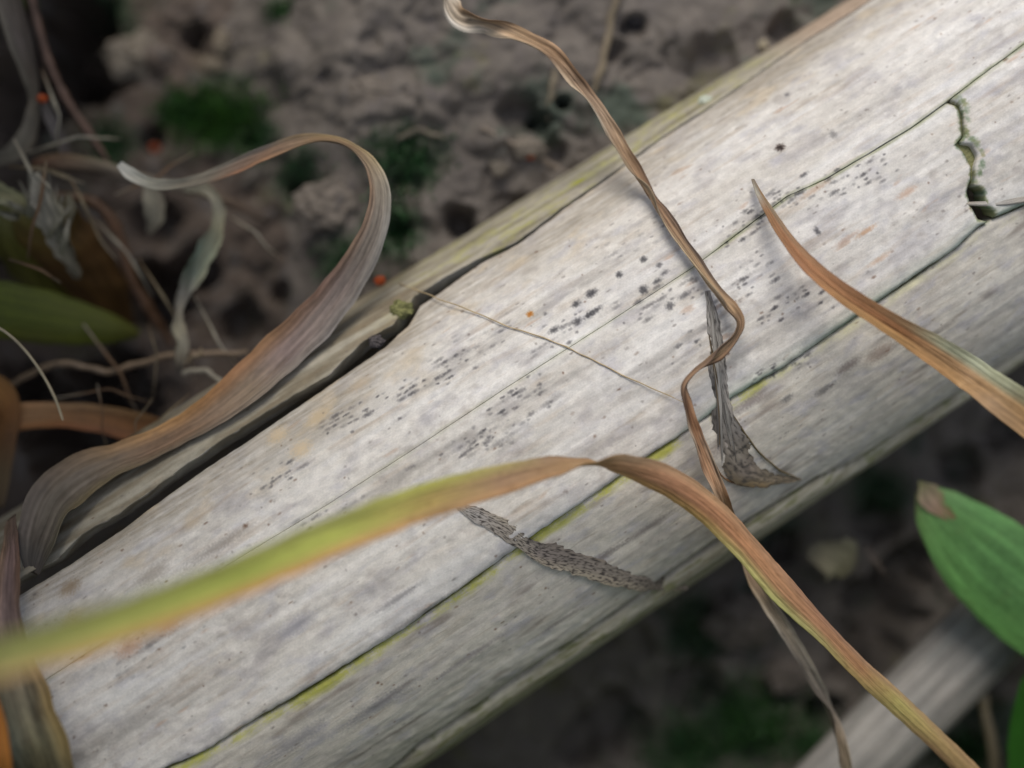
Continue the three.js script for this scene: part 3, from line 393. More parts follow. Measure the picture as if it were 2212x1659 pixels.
// withered shreds stuck to the stalk
{
  const parts = [ribbon('blade', [[1528, 628, 'c0.05', 10, 0, '#a09890'], [1540, 690, 'c0.06', 24, 0, '#9c968e', '#84807a'], [1546, 750, 'c0.07', 34, 0, '#948e86', '#aaa298', '#7e7872'], [1552, 820, 'c0.07', 36, 0, '#85807a', '#a29a90', '#6e6a66'], [1560, 890, 'c0.08', 42, 0, '#7c7872', '#948c82', '#66605a'], [1572, 940, 'c0.09', 64, 0, '#857d74', '#746e68', '#6a645c'], [1588, 982, 'c0.1', 96, 0, '#8a8072', '#756a5a', '#6e6456'], [1614, 1010, 'c0.1', 84, 0, '#82766a', '#6e6250', '#74664e'], [1650, 1026, 'c0.1', 54, 0, '#7a6e5c', '#6e6250', '#74603f'], [1690, 1034, 'c0.08', 24, 0, '#7e705a'], [1730, 1036, 'c0.05', 4, 0, '#8a7a64']], { mat: M.residue, spotEdge: [-0.05, 0.35], cup: -0.03, gain: 1.0, streak: 0.3, spot: 0.9, spotFreq: 2.8, spotCol: '#3e3935', seed: 11, ragged: 0.22, fray: 0.25, thick: 0.03, step: 0.1, across: 31, wav: 0.05, ridge: 0.006 })];
  const r = rng(311);
  for (let k = 0; k < 7; k++) {
    const t = r() - 0.5, y0 = 640 + 200 * r(), tone = ['#a8a298', '#b4aea4', '#8a847c', '#7c6a50', '#78726c'][Math.floor(r() * 5)];
    const pts = [[1540 + 30 * t, y0, 'c0.1'], [1552 + 34 * t + 10 * (r() - 0.5), (y0 + 890) / 2, 'c0.14'], [1562 + 42 * t, 890, 'c0.15'], [1572 + 80 * t, 960 + 40 * r(), 'c0.15']];
    parts.push(ribbon('fibre', pts.map(([x, y, h], q) => [x + 5 * (r() - 0.5), y, h, [2, 6, 6, 2][q] * (0.7 + 0.8 * r()), 30 * (r() - 0.5), tone]), { across: 5, streak: 0.5, spot: 0.5, seed: 320 + k, ragged: 0.4, step: 0.16, thick: 0.05, cup: 0.1, wav: 0.03 }));
  }
  parts.push(thread('fibre', [[1585, 900, 'c0.12'], [1630, 965, 'c0.12'], [1680, 1012, 'c0.1'], [1726, 1034, 'c0.06']], '#6a5c40', 0.05, { seed: 34 }), thread('fibre', [[1535, 985, 'c0.1'], [1562, 1030, 'c0.12'], [1615, 1050, 'c0.1'], [1690, 1040, 'c0.08']], '#7a5838', 0.05, { seed: 33 }));
  thing('withered_shred', 'grey shredded leaf remnant spreading into a triangle on the stalk beside the kinked blade', 'leaf remnant', parts);
  const p2 = [
    ribbon('blade', [[985, 1092, 'c0.04', 8, 0, '#a0988e'], [1030, 1112, 'c0.08', 36, 0, '#a29c96', '#aca298'], [1085, 1140, 'c0.1', 42, 0, '#a0968a', '#b4a894'], [1130, 1172, 'c0.1', 34, 0, '#a89c8c', '#8a8074'], [1165, 1192, 'c0.12', 44, 0, '#90847a', '#7a7066', '#a89a86'], [1230, 1206, 'c0.12', 64, 0, '#7e746a', '#8a7e70', '#a89c88'], [1310, 1228, 'c0.12', 68, 0, '#8a8074', '#86725a', '#9a8e7a'], [1390, 1250, 'c0.1', 54, 0, '#80766a', '#8a765c', '#8c8270'], [1440, 1262, 'c0.06', 30, 0, '#7a6e60'], [1486, 1270, -5.2, 8, 0, '#7a6e60']], { mat: M.residue, spotEdge: [0.0, 0.22], cup: 0.01, gain: 1.05, streak: 0.12, spot: 0.95, spotFreq: 3.6, spotCol: '#3c3632', seed: 14, fray: 0.22, ragged: 0.22, thick: 0.02, step: 0.08, across: 35, wav: 0.01, ridge: 0.001 })];
  thing('speckled_shred', 'brown speckled leaf remnant stuck flat across the split', 'leaf remnant', p2);
}
thing('fine_thread', 'hair thin tan thread stretched across the stalk from its broken upper strip', 'thread', [thread('thread', [[862, 612, 'c0.5'], [960, 650, 'c0.35'], [1030, 676, 'c0.2'], [1090, 702, 'c0.15'], [1180, 732, 'c0.12'], [1270, 772, 'c0.12'], [1370, 822, 'c0.15'], [1440, 852, 'c0.2'], [1476, 868, 'c0.3']], '#b8a27c', 0.032, { seed: 51, jitter: 0.05 })]);
thing('pale_hair', 'curved white hair hanging in front of the dark hollow', 'hair', [thread('hair', [[-40, 690, -2], [10, 716, -2.2], [50, 752, -2.4], [90, 806, -2.6], [118, 858, -2.8], [136, 908, -3]], '#b8a888', 0.075, { seed: 52, jitter: 0 })]);

// ---------------------------------------------------------------- the second stalk, the green leaves, small stems at the lower right
{
  const y = -12.2, a = W(1842 - 260, 1659 + 265, y), b = W(1842 + 900, 1659 - 915, y), r = 2.34, dir = b.clone().sub(a), L = dir.length(); dir.normalize();
  const side = new THREE.Vector3().crossVectors(dir, new THREE.Vector3(0, 1, 0)), pos = [], idx = [], col = [], uvs = [], nu = 260, nv = 40, c0 = rgb('#b8b2aa'), c1 = rgb('#7c7872'), c2 = rgb('#ccc2b8'), c3 = rgb('#66706c');
  for (let i = 0; i <= nu; i++) for (let k = 0; k <= nv; k++) {
    const t = k / nv * Math.PI * 2, u = i / nu * L, rib = Math.cos(t * 13), vv = k / nv * 15.4, rr = r * (1 + 0.025 * rib + 0.03 * fbm(u * 0.1, vv * 0.3, 2)), vy = 0.62;
    const p = a.clone().addScaledVector(dir, u).addScaledVector(side, rr * Math.cos(t)); p.y += rr * vy * Math.sin(t); pos.push(p.x, p.y, p.z); uvs.push(k / nv * 2, u / 20);
    const c = c0.clone().lerp(c1, clamp(0.25 + 0.9 * fbm(u * 0.09, vv * 1.3, 3) - 0.25 * rib)).lerp(c2, clamp(fbm(u * 0.2 + 9, vv * 0.8, 3) - 0.1)).lerp(c3, clamp(fbm(u * 0.12 + 30, vv * 1.6, 3) * 1.2 - 0.15)); col.push(c.r, c.g, c.b);
  }
  for (let i = 0; i < nu; i++) for (let k = 0; k < nv; k++) { const q = i * (nv + 1) + k; idx.push(q, q + 1, q + nv + 1, q + 1, q + nv + 2, q + nv + 1); }
  thing('ribbed_stem', 'slimmer grey ribbed dead stem lying on the earth below the thick stalk', 'stem', [meshOf('stem', geo(pos, idx, uvs, col), bladeMat({ bumpScale: 0.0001 }))]);
}
{
  const P = [[1990, 1056, -7.8, 30, 0, '#5c7a4c', '#64844e', '#6e6a4c'], [2022, 1094, -7.6, 106, 0, '#567c44', '#608450', '#688e4e'], [2072, 1148, -7.4, 164, 0, '#50783e', '#568248', '#628e4c'], [2130, 1204, -7.3, 204, 0, '#547e44', '#527a44', '#608e4a'], [2200, 1262, -7.4, 230, 0, '#568046', '#527a44', '#5f8c4a'], [2290, 1326, -7.8, 236, 0, '#547e44', '#527a44', '#5e8a48'], [2400, 1392, -8.6, 220, 0, '#547e44'], [2520, 1450, -9.8, 130, 0, '#547e44'], [2590, 1480, -10.6, 20, 0, '#547e44']];
  const parts = [ribbon('blade', P, { mat: M.live, gain: 1.9, cup: -0.1, streak: 0.05, spot: 0.25, spotFreq: 1.2, spotCol: '#7c8c50', seed: 21, ridge: 0.003, across: 21, ragged: 0.02, thick: 0.16 }),
    ribbon('dead_patch', [[1986, 1040, -7.75, 10, 0, '#7a7a50'], [2002, 1062, -7.6, 40, 0, '#80745a'], [2018, 1086, -7.42, 58, 0, '#8a7460', '#7c7450'], [2040, 1106, -7.34, 40, 0, '#806a50', '#6c7a48'], [2066, 1120, -7.3, 6, 0, '#74603f']], { seed: 22, fray: 0.6, ragged: 0.5, step: 0.1, thick: 0.04, across: 17, streak: 0.5, spot: 0.4, spotFreq: 2 })];
  thing('broad_leaf', 'broad fresh green leaf with a small brown dead patch at its end', 'leaf', parts);
  leaf('green_blade', 'deep green blade upright at the border below the broad leaf', [[2300, 1380, -8, 60, 0, '#336a1c'], [2262, 1480, -8.6, 120, 0, '#356c1e'], [2236, 1580, -9.2, 120, 0, '#326a1c'], [2236, 1700, -10, 120, 0, '#326a1c'], [2250, 1850, -11.5, 90, 0, '#326a1c']], { mat: M.live, seed: 23, cup: 0.1, streak: 0.12 });
  thing('thin_stem', 'thin dull tan stem standing past the grey ribbed stem', 'stem', [thread('stem', [[2118, 1480, -12.6], [2128, 1540, -12.4], [2144, 1610, -12.3], [2152, 1700, -12.4], [2160, 1800, -13]], '#6e6450', 0.34, { seed: 61 })]);
  leaf('leaf_scrap', 'pale ragged scrap of dead leaf on dark earth by the dry blade', [[1745, 1195, -11.6, 20, 0, '#7a7260'], [1780, 1200, -11.3, 70, 10, '#80785f', '#6a6450'], [1815, 1215, -11.2, 84, 5, '#757058', '#6a6650'], [1830, 1240, -11.5, 30, 0, '#6c664e']], { seed: 24, fray: 0.5, ragged: 0.35, step: 0.14 }, 'leaf scrap');
  leaf('twig', 'short brown splinter slanting over the dark hollow', [[1868, 1180, -11, 10, 0, '#4e4640'], [1890, 1210, -10.8, 14, 0, '#5a5048'], [1912, 1240, -10.9, 8, 0, '#4e443c']], { seed: 25, cup: 0.2 }, 'twig');
}

// ---------------------------------------------------------------- the tangle at the left
leaf('dry_blade', 'long dull grey brown dry blade reaching down from the top corner', [[-10, -120, -6, 50, 20, '#6e645a'], [18, 0, -6.6, 54, 15, '#786c60', '#5a5048', '#857a6a'], [44, 90, -7.2, 50, 0, '#746860', '#5e544c', '#8a8070'], [66, 160, -7.8, 44, -20, '#6e6256', '#5a5048', '#8a8070'], [76, 215, -8.2, 36, -40, '#7a7062'], [70, 260, -8.4, 34, -10, '#6e665a'], [58, 300, -8.6, 46, 0, '#7a7264', '#6a5e50', '#887e6c'], [30, 330, -8.8, 40, 0, '#766e60'], [-20, 350, -9, 24, 0, '#6e6658']], { seed: 71, streak: 0.3, cup: 0.15 });
thing('wiry_stalk', 'thin reddish brown stem slanting through the dark corner', 'stem', [thread('stem', [[50, -60, -8.5], [78, 40, -9], [104, 130, -9.4], [140, 210, -9.8], [190, 285, -10.2], [235, 350, -10.6]], '#6a5244', 0.26, { seed: 72 })]);
leaf('grey_strand', 'flat grey strand branching down beside the dark stem', [[90, 215, -8.6, 20, 0, '#6a625c'], [112, 262, -9, 26, 10, '#766e68'], [136, 315, -9.3, 24, 0, '#6e6460'], [152, 352, -9.6, 18, 0, '#6a5a4c']], { seed: 73 }, 'strand');
leaf('root_strand', 'brownish grey root strand lying sideways under the curled leaf tip', [[70, 352, -9.2, 30, 0, '#7a5844', '#6e5c4a'], [130, 350, -9, 40, 10, '#76604e', '#846a50', '#5c4c40'], [200, 358, -8.8, 34, 0, '#6e6050', '#857a62', '#54483c'], [280, 380, -8.9, 30, 0, '#665c50', '#746a5a'], [360, 398, -9.2, 26, 0, '#6c6256'], [440, 415, -9.6, 26, 10, '#665848'], [510, 445, -10, 22, 0, '#5c4c3e'], [580, 478, -10.6, 12, 0, '#4e443a']], { seed: 74, streak: 0.4, cup: -0.2, wav: 0.1 }, 'strand');
leaf('pale_strand', 'crinkled pale grey green strand hanging from beneath the curled leaf', [[400, 402, -8.2, 26, 0, '#74705f'], [448, 412, -7.9, 26, 10, '#847e6c', '#969078'], [470, 446, -7.6, 24, 30, '#7c7868'], [470, 490, -7.4, 26, 10, '#848068', '#a09a7c'], [446, 545, -7.2, 42, 0, '#7c806c', '#8a8c74', '#5e6a5c'], [418, 590, -7, 44, 20, '#70786a', '#8c8a72', '#5c6658'], [396, 632, -6.9, 30, 40, '#78746a'], [384, 672, -6.9, 14, 40, '#8a8272'], [388, 712, -6.9, 26, 10, '#989078', '#a89c84'], [396, 742, -7, 30, 0, '#a09884', '#948a76', '#8a846c'], [390, 775, -7.2, 24, 0, '#847a68'], [386, 802, -7.5, 14, 0, '#4a443e']], { seed: 75, streak: 0.35, spot: 0.5, spotCol: '#4c5048', cup: 0.25, fray: 0.25, ragged: 0.25, step: 0.16, wav: 0.2 }, 'strand');
leaf('hanging_flake', 'small grey papery flake hanging under the root strand', [[318, 395, -9, 20, 0, '#7a7466'], [330, 430, -9, 44, 20, '#86806e', '#6a6254', '#9a927e'], [334, 470, -9.2, 40, 10, '#7a7464', '#8a826e'], [324, 505, -9.6, 16, 0, '#6a6254']], { seed: 76, fray: 0.3, ragged: 0.2, step: 0.14 }, 'flake');
thing('rootlet', 'thin wavy tan rootlet stretched across the dark hollow', 'root', [thread('root', [[10, 838, -8.4], [70, 806, -8.2], [130, 784, -8], [180, 792, -7.9], [228, 803, -7.9], [290, 788, -7.8], [350, 772, -7.7], [400, 764, -7.6], [470, 764, -7.6], [535, 760, -7.8]], '#84705a', 0.19, { seed: 77, jitter: 0.1 })]);
thing('rootlet', 'short pale forked rootlet beside the curled leaf edge', 'root', [thread('root', [[395, 806, -7.4], [425, 800, -7.2], [455, 803, -7], [470, 818, -6.9], [482, 832, -6.9]], '#9a9280', 0.13, { seed: 78, jitter: 0.1 }), thread('fork', [[398, 786, -7.2], [415, 772, -7], [432, 764, -6.9], [436, 752, -7]], '#8c7c64', 0.09, { seed: 79, jitter: 0.08 })]);
leaf('orange_leaf', 'orange tan blade lying flat and tapering into the dark at the left border', [[-90, 905, -6.6, 56, 0, '#a87a48'], [0, 905, -7, 58, 0, '#a67a50', '#b48a5c', '#8a5e38'], [70, 898, -7.2, 56, 5, '#a07850', '#b4885c', '#94643a'], [150, 898, -7.4, 54, 10, '#8e6640', '#9c7a54', '#8a5630'], [230, 908, -7.7, 62, 10, '#7c5430', '#8a6a44', '#7a4a28'], [300, 924, -8.1, 66, 5, '#7c5430', '#80603c', '#7c4e28'], [370, 935, -8.5, 50, 0, '#7a5230']], { seed: 81, gain: 1.6, streak: 0.25, cup: 0.14, mat: M.live });
leaf('orange_leaf', 'curved orange brown blade hugging the left border above the flat one', [[-60, 820, -6, 60, 0, '#9c703c'], [0, 848, -6.3, 62, 20, '#9e6c34', '#8a6030', '#a87a40'], [18, 890, -6.6, 50, 30, '#8a5c30'], [10, 950, -7, 46, 20, '#7e5834'], [4, 1020, -7.4, 44, 0, '#76603f'], [-10, 1090, -7.8, 40, 0, '#6a563c']], { seed: 82, gain: 1.05, streak: 0.25, cup: 0.2 });
leaf('olive_blade', 'dark olive green blade entering from the left border below the torn stub', [[-160, 640, -6, 110, 0, '#6c7422'], [0, 668, -7, 124, 0, '#66701e', '#6c7628', '#606220'], [90, 684, -7.8, 120, 0, '#646c1e', '#666e24', '#5e5e20'], [180, 700, -8.6, 92, 0, '#62681e'], [250, 712, -9.4, 60, 0, '#60641e'], [300, 720, -10.2, 18, 0, '#5e5e20']], { seed: 83, streak: 0.15, spot: 0.15, mat: M.live, cup: -0.15, across: 13 });
{ // the torn stub: layered sheaths of a cut tiller with a frayed end
  const parts = [
    ribbon('sheath', [[262, 720, -15.5, 60, 0, '#644824'], [215, 640, -12.4, 120, 0, '#644824', '#6a4c26', '#5e4422'], [150, 555, -9.6, 150, 0, '#644824', '#6a4c26', '#5e4222'], [96, 490, -7.8, 140, 0, '#665424', '#6e5a28', '#55421c'], [70, 452, -7.0, 110, 0, '#746c38', '#7a6c40', '#6a6034']], { cup: -0.3, streak: 0.35, spot: 0.4, spotCol: '#3a2412', seed: 85, across: 15, thick: 0.2, ragged: 0.1, fray: 0.12, wav: 0.15 }),
    ribbon('sheath', [[150, 700, -14.5, 80, 0, '#6a6628'], [86, 600, -11.4, 124, 0, '#6a6628', '#645e24', '#706c2c'], [36, 520, -9.2, 130, 0, '#6a6628', '#645e24', '#767034'], [8, 462, -8, 100, 0, '#747040', '#6e6a36', '#827e4a'], [-4, 436, -7.6, 50, 0, '#84804e']], { cup: -0.3, streak: 0.3, spot: 0.35, spotCol: '#4a3a18', seed: 86, across: 15, thick: 0.2, ragged: 0.12, fray: 0.15, wav: 0.15 }),
    ribbon('torn_flap', [[168, 600, -8.4, 14, 0, '#6a6250'], [140, 540, -7.2, 44, 15, '#847c68', '#968e7c', '#6a6250'], [112, 478, -6.2, 62, 5, '#968e7c', '#a89f8c', '#7a7460'], [92, 420, -5.6, 52, -10, '#a09886', '#aca494', '#8a8270'], [74, 374, -5.4, 14, 0, '#b4ac9a']], { cup: 0.16, streak: 0.4, spot: 0.45, spotCol: '#6a6450', seed: 87, across: 13, fray: 0.5, ragged: 0.35, step: 0.14, thick: 0.08, wav: 0.25 }),
    ribbon('torn_flap', [[70, 470, -7, 26, 0, '#86805a'], [40, 440, -6.5, 40, 10, '#9a946c', '#a8a280'], [10, 420, -6.3, 44, 0, '#a09a74', '#b0a988'], [-30, 410, -6.4, 40, 0, '#948e6c']], { cup: 0.14, streak: 0.4, spot: 0.3, seed: 88, across: 11, fray: 0.4, ragged: 0.35, step: 0.14, thick: 0.08, wav: 0.2 })];
  const r = rng(5);
  for (const [x0, y0, x1, y1, w] of [[70, 470, 62, 372, 30], [95, 480, 82, 358, 26], [112, 500, 104, 372, 22], [128, 520, 122, 402, 26], [60, 460, 14, 432, 24], [104, 512, 152, 446, 22], [134, 548, 150, 472, 26], [40, 470, -20, 452, 22], [86, 470, 42, 392, 22], [120, 470, 134, 420, 16]]) parts.push(ribbon('frayed_fibre', [[x0, y0, -6.6, w * .55, 0, '#7a7660'], [lerp(x0, x1, .5) + 6 * (r() - .5), lerp(y0, y1, .5), -6.0, w * .5, 60 * (r() - .5), '#8e8876', '#a29c8a', '#7a7462'], [x1, y1, -5.9 - r(), 2, 0, '#aca696']], { seed: 90 + x0, step: 0.14, fray: 0.5, ragged: 0.35, across: 7, cup: 0.2, thick: 0.07, wav: 0.15 }));
  thing('torn_stub', 'torn olive and brown grass stub with frayed whitish fibres at its top', 'grass stub', parts);
}
leaf('bent_fibre', 'short pale curved fibre standing right of the torn stub', [[146, 420, -8, 14, 0, '#7a7460'], [152, 448, -7.8, 22, 0, '#88826c'], [146, 478, -8, 18, 0, '#7c7660'], [138, 502, -8.4, 8, 0, '#6a6450']], { seed: 101, step: 0.14 }, 'fibre');
thing('wiry_stalk', 'thin rusty brown stem curving down below the root strand', 'stem', [thread('stem', [[120, 425, -9.6], [190, 432, -9.8], [232, 462, -10], [262, 520, -10.4], [285, 600, -11], [330, 680, -12], [370, 740, -13]], '#5c4028', 0.3, { seed: 102 })]);
leaf('brown_sheath', 'mauve brown dry sheath crossing the stalk end at the left border', [[26, 1120, 'c2.2', 26, 0, '#86705f'], [24, 1190, 'c2.4', 40, 10, '#8a7068', '#7a5e50', '#a0826a'], [18, 1260, 'c2.6', 58, 0, '#7e6862', '#8a6a54', '#94775f'], [16, 1340, 'c2.6', 66, 0, '#826c64', '#7a6458', '#8e7666'], [30, 1430, 'c2.2', 90, 10, '#7c6c58', '#9a8060', '#6c6048'], [54, 1520, 'c2.4', 118, 10, '#77705a', '#8c7448', '#6a6854'], [84, 1610, 'c2.6', 136, 0, '#767054', '#9c8450', '#6e7464'], [120, 1720, 2.2, 140, 0, '#7a6a4c'], [150, 1830, 0.5, 120, 0, '#6e6048']], { seed: 103, streak: 0.5, spot: 0.5, spotCol: '#4c3a28', cup: 0.18, across: 15, wav: 0.1, ragged: 0.08 });
leaf('orange_sliver', 'bright orange leaf sliver at the border beside the mauve brown sheath', [[-30, 1480, 'c3.6', 40, 0, '#c07a2c'], [-8, 1560, 'c4.2', 44, 0, '#c88030'], [4, 1640, 'c4.4', 44, 0, '#c8802c'], [10, 1740, 3.6, 40, 0, '#b8762c']], { seed: 104, mat: M.live, streak: 0.12, spot: 0.1 });

{ // loose straws and root hairs tangled in the hollow
  const r = rng(4242), tones = ['#8a7a62', '#9a8e78', '#7a6450', '#a89c88', '#6e5a44']; let n = 0;
  const strawLabels = ["dull straw fibre lying along the root strand above the torn stub", "pale straw fibre falling across the torn stub's frayed end", "brown straw fibre running down the face of the torn stub", "dull straw fibre slanting down right of the torn stub", "pale straw fibre between the wiry stalk and the crinkled strand", "brown straw fibre rising under the curled leaf tip", "dull straw fibre dropping across the wavy tan rootlet", "pale straw fibre stretched above the root strand", "brown straw fibre slanting from olive blade to flat orange leaf", "dull upright straw fibre above the flat orange leaf", "pale straw fibre between the crinkled strand and the curled leaf", "brown straw fibre lying level over the flat orange leaf", "dull straw fibre leading from flat orange leaf to curled leaf", "pale straw fibre beside the slanting reddish brown stalk", "brown hair thin straw crossing the flat orange leaf", "dull hair thin straw near the end of the flat orange leaf", "pale straw fibre on the soil inside the curled leaf's bend", "brown straw fibre across the olive foot of the torn stub"];
  for (const [x0, y0, x1, y1, h, w, k] of [[20, 360, 180, 395, -8.2, 10, 0], [30, 300, 118, 470, -7.4, 9, 1], [100, 350, 60, 560, -7, 8, 2], [150, 380, 250, 560, -9, 7, 0], [200, 470, 330, 640, -10, 6, 1], [250, 420, 420, 330, -9.4, 6, 2], [300, 560, 420, 820, -9.6, 6, 0], [60, 330, 260, 300, -9.6, 6, 1], [180, 700, 300, 900, -9.4, 6, 2], [320, 700, 330, 860, -8.8, 4, 0], [420, 640, 520, 800, -9.4, 5, 1], [120, 860, 330, 870, -8.2, 5, 2], [270, 950, 410, 850, -6.6, 6, 0], [90, 150, 130, 330, -9.6, 7, 1], [210, 830, 230, 960, -7.4, 3, 2], [330, 860, 300, 960, -6.8, 3, 0], [500, 470, 610, 560, -10.4, 5, 1], [20, 560, 130, 610, -6.4, 8, 2]]) {
    const mx = (x0 + x1) / 2 + 50 * (r() - 0.5), my = (y0 + y1) / 2 + 50 * (r() - 0.5);
    const hh = h + 1.6;
    leaf('straw', strawLabels[n++], [[x0, y0, hh - 0.6, w * 0.6, 0, tones[Math.floor(r() * 5)]], [lerp(x0, mx, .6), lerp(y0, my, .6), hh + 0.4 * r(), w, 40 * r(), ['#86785f', '#a29a86', '#6e5640'][k]], [mx, my, hh + 0.5 * r(), w, -40 * r(), ['#7e7058', '#aca492', '#745a42'][k]], [lerp(mx, x1, .5) + 16 * (r() - .5), lerp(my, y1, .5), hh, w * .8, 30, ['#86785f', '#a29a86', '#6e5640'][k]], [x1, y1, hh - 0.8, w * 0.3, 0, tones[Math.floor(r() * 5)]]], { seed: 500 + x0, across: 7, ragged: 0.3, fray: 0.3, step: 0.2, cup: 0.25, twist: 30, thick: 0.08, gain: 1.5 }, 'straw', 'loose straws in the hollow');
  }
}

// ---------------------------------------------------------------- small things on the soil and the stalk
function ball(name, px, py, h, r, color, seed, squash = [1, 1, 1], rough = 0.5, mat = null) {
  const p = typeof h === 'string' ? W(px, py, (hit(px, py)?.y ?? -7) + parseFloat(h.slice(1))) : W(px, py, h), g = new THREE.IcosahedronGeometry(1, 7), q = g.attributes.position, v = new THREE.Vector3(), col = [], c0 = rgb(color);
  for (let i = 0; i < q.count; i++) { v.fromBufferAttribute(q, i); const d = 1 + rough * (0.6 * fbm(v.x * 1.3 + seed, v.z * 1.3 + v.y * 0.9, 3) + 0.22 * noise(v.x * 4 + v.y * 3, v.z * 4 + seed)); const m = 1 + rough * 0.6 * noise(v.x * 3 + v.y * 2, v.z * 3 + seed); v.multiplyScalar(d * r); q.setXYZ(i, p.x + v.x * squash[0], p.y + v.y * squash[1], p.z + v.z * squash[2]); col.push(c0.r * m, c0.g * m, c0.b * m); }
  g.setAttribute('color', new THREE.BufferAttribute(new Float32Array(col), 3)); g.computeVertexNormals(); return meshOf(name, g, mat ?? M.clod);
}
M.clod = new THREE.MeshStandardMaterial({ vertexColors: true, roughness: 0.9 });
M.speck = new THREE.MeshPhysicalMaterial({ vertexColors: true, roughness: 0.35 });
const soilAt = (px, py) => { let y = -11; for (let k = 0; k < 12; k++) { const p = W(px, py, y); y = lerp(y, soilHeight(p.x, p.z), 0.7); } return y; };
for (const [px, py, h, r, label] of [[335, 320, soilAt(335, 320) + 1.2, .26, 'round orange speck in the dark pit beside the green moss'], [92, 213, -7.6, .25, 'round orange speck clinging to the dry blade of the top corner'], [821, 607, -6.4, .27, 'bright orange speck on the top edge of the broken upper strip'], [1146, 337, soilAt(1146, 337) + .3, .22, 'small red orange speck on the soil ridge above the stalk']]) thing('orange_speck', label, 'speck', [ball('speck', px, py, h, r, '#b04a10', px, [1.1, .8, .9], 0.8, M.speck)]);
for (const [px, py, dy, r, c, sq, label] of [[300, 122, -.3, 1.5, '#7c7264', [1.4, .55, 1.0], 'tan crumbly soil clod left of the round hole'], [480, 92, .35, .62, '#847866', [.8, .8, 1.3], 'curved clod rim on the right of the round hole'], [462, 140, .3, .55, '#847866', [1.3, .7, .8], 'small clod closing the rim below the round hole'], [1372, 48, .3, .55, '#2e2b2c', [1, .8, .9], 'dark round pebble pressed into the pale soil'], [1140, 318, .3, .7, '#7a7063', [1.5, .5, .8], 'tan clod above the small red orange speck'], [1078, 362, .2, .5, '#7e7466', [1, .7, 1], 'small grey clod beside the stalk'], [1648, 98, .3, .3, '#a89c84', [1, .8, 1], 'tiny pale crumb against the top edge of the stalk'], [700, 440, -.2, 1.3, '#746a5f', [1.3, .5, 1], 'flat clod inside the bend of the curled leaf'], [800, 200, -.1, .9, '#746a5f', [1.3, .5, 1], 'low brown clod in the open soil'], [1600, 1340, .3, 1.7, '#5e554e', [1.2, .6, 1], 'large dark clod in the shade under the stalk'], [1700, 1460, .3, 1.1, '#615850', [1.2, .6, 1], 'dark clod beside the thin end of the wrung blade']]) thing('soil_clod', label, 'clod', [ball('clod', px, py, soilAt(px, py) + dy, r, c, px * 0.1, sq, 0.9)]);
thing('white_crumb', 'small whitish crumb on the greenish upper strip of the stalk', 'crumb', [ball('crumb', 1524, 217, 'c0.1', .3, '#c4c8b4', 3, [1.3, .5, .9], 0.8)]);
thing('lichen_crumb', 'dull green crumb wedged at the broken end of the upper strip', 'crumb', [ball('crumb', 868, 668, 'c0.05', .5, '#7c7a4c', 8, [1.2, .6, .9], 1)]);
thing('dark_crumb', 'dark grey crumb sitting in the long crack', 'crumb', [ball('crumb', 812, 738, 'c-0.1', .34, '#57504e', 12, [1.2, .8, .9], 1)]);
for (const [pts, c, r, label] of [[[[1335, -20, 0], [1318, 60, 0], [1300, 140, 0], [1282, 200, 0]], '#8a7c66', .22, 'tan root strand on the soil near the dark pebble'], [[[1200, 150, 0], [1192, 200, 0], [1186, 260, 0]], '#8a7e6a', .2, 'short root strand between the two pits'], [[[1040, 278, 0], [1100, 308, 0], [1180, 352, 0], [1235, 380, 0]], '#85786a', .2, 'root strand running from the pit to the stalk'], [[[860, 300, 0], [905, 282, 0], [960, 300, 0]], '#7e7464', .16, 'tiny bowed root strand beside the dark moss']]) thing('rootlet', label, 'root', [thread('root', pts.map(([x, y]) => [x, y, soilAt(x, y) + 0.22]), c, r, { seed: pts[0][0], jitter: 0.12 })]);

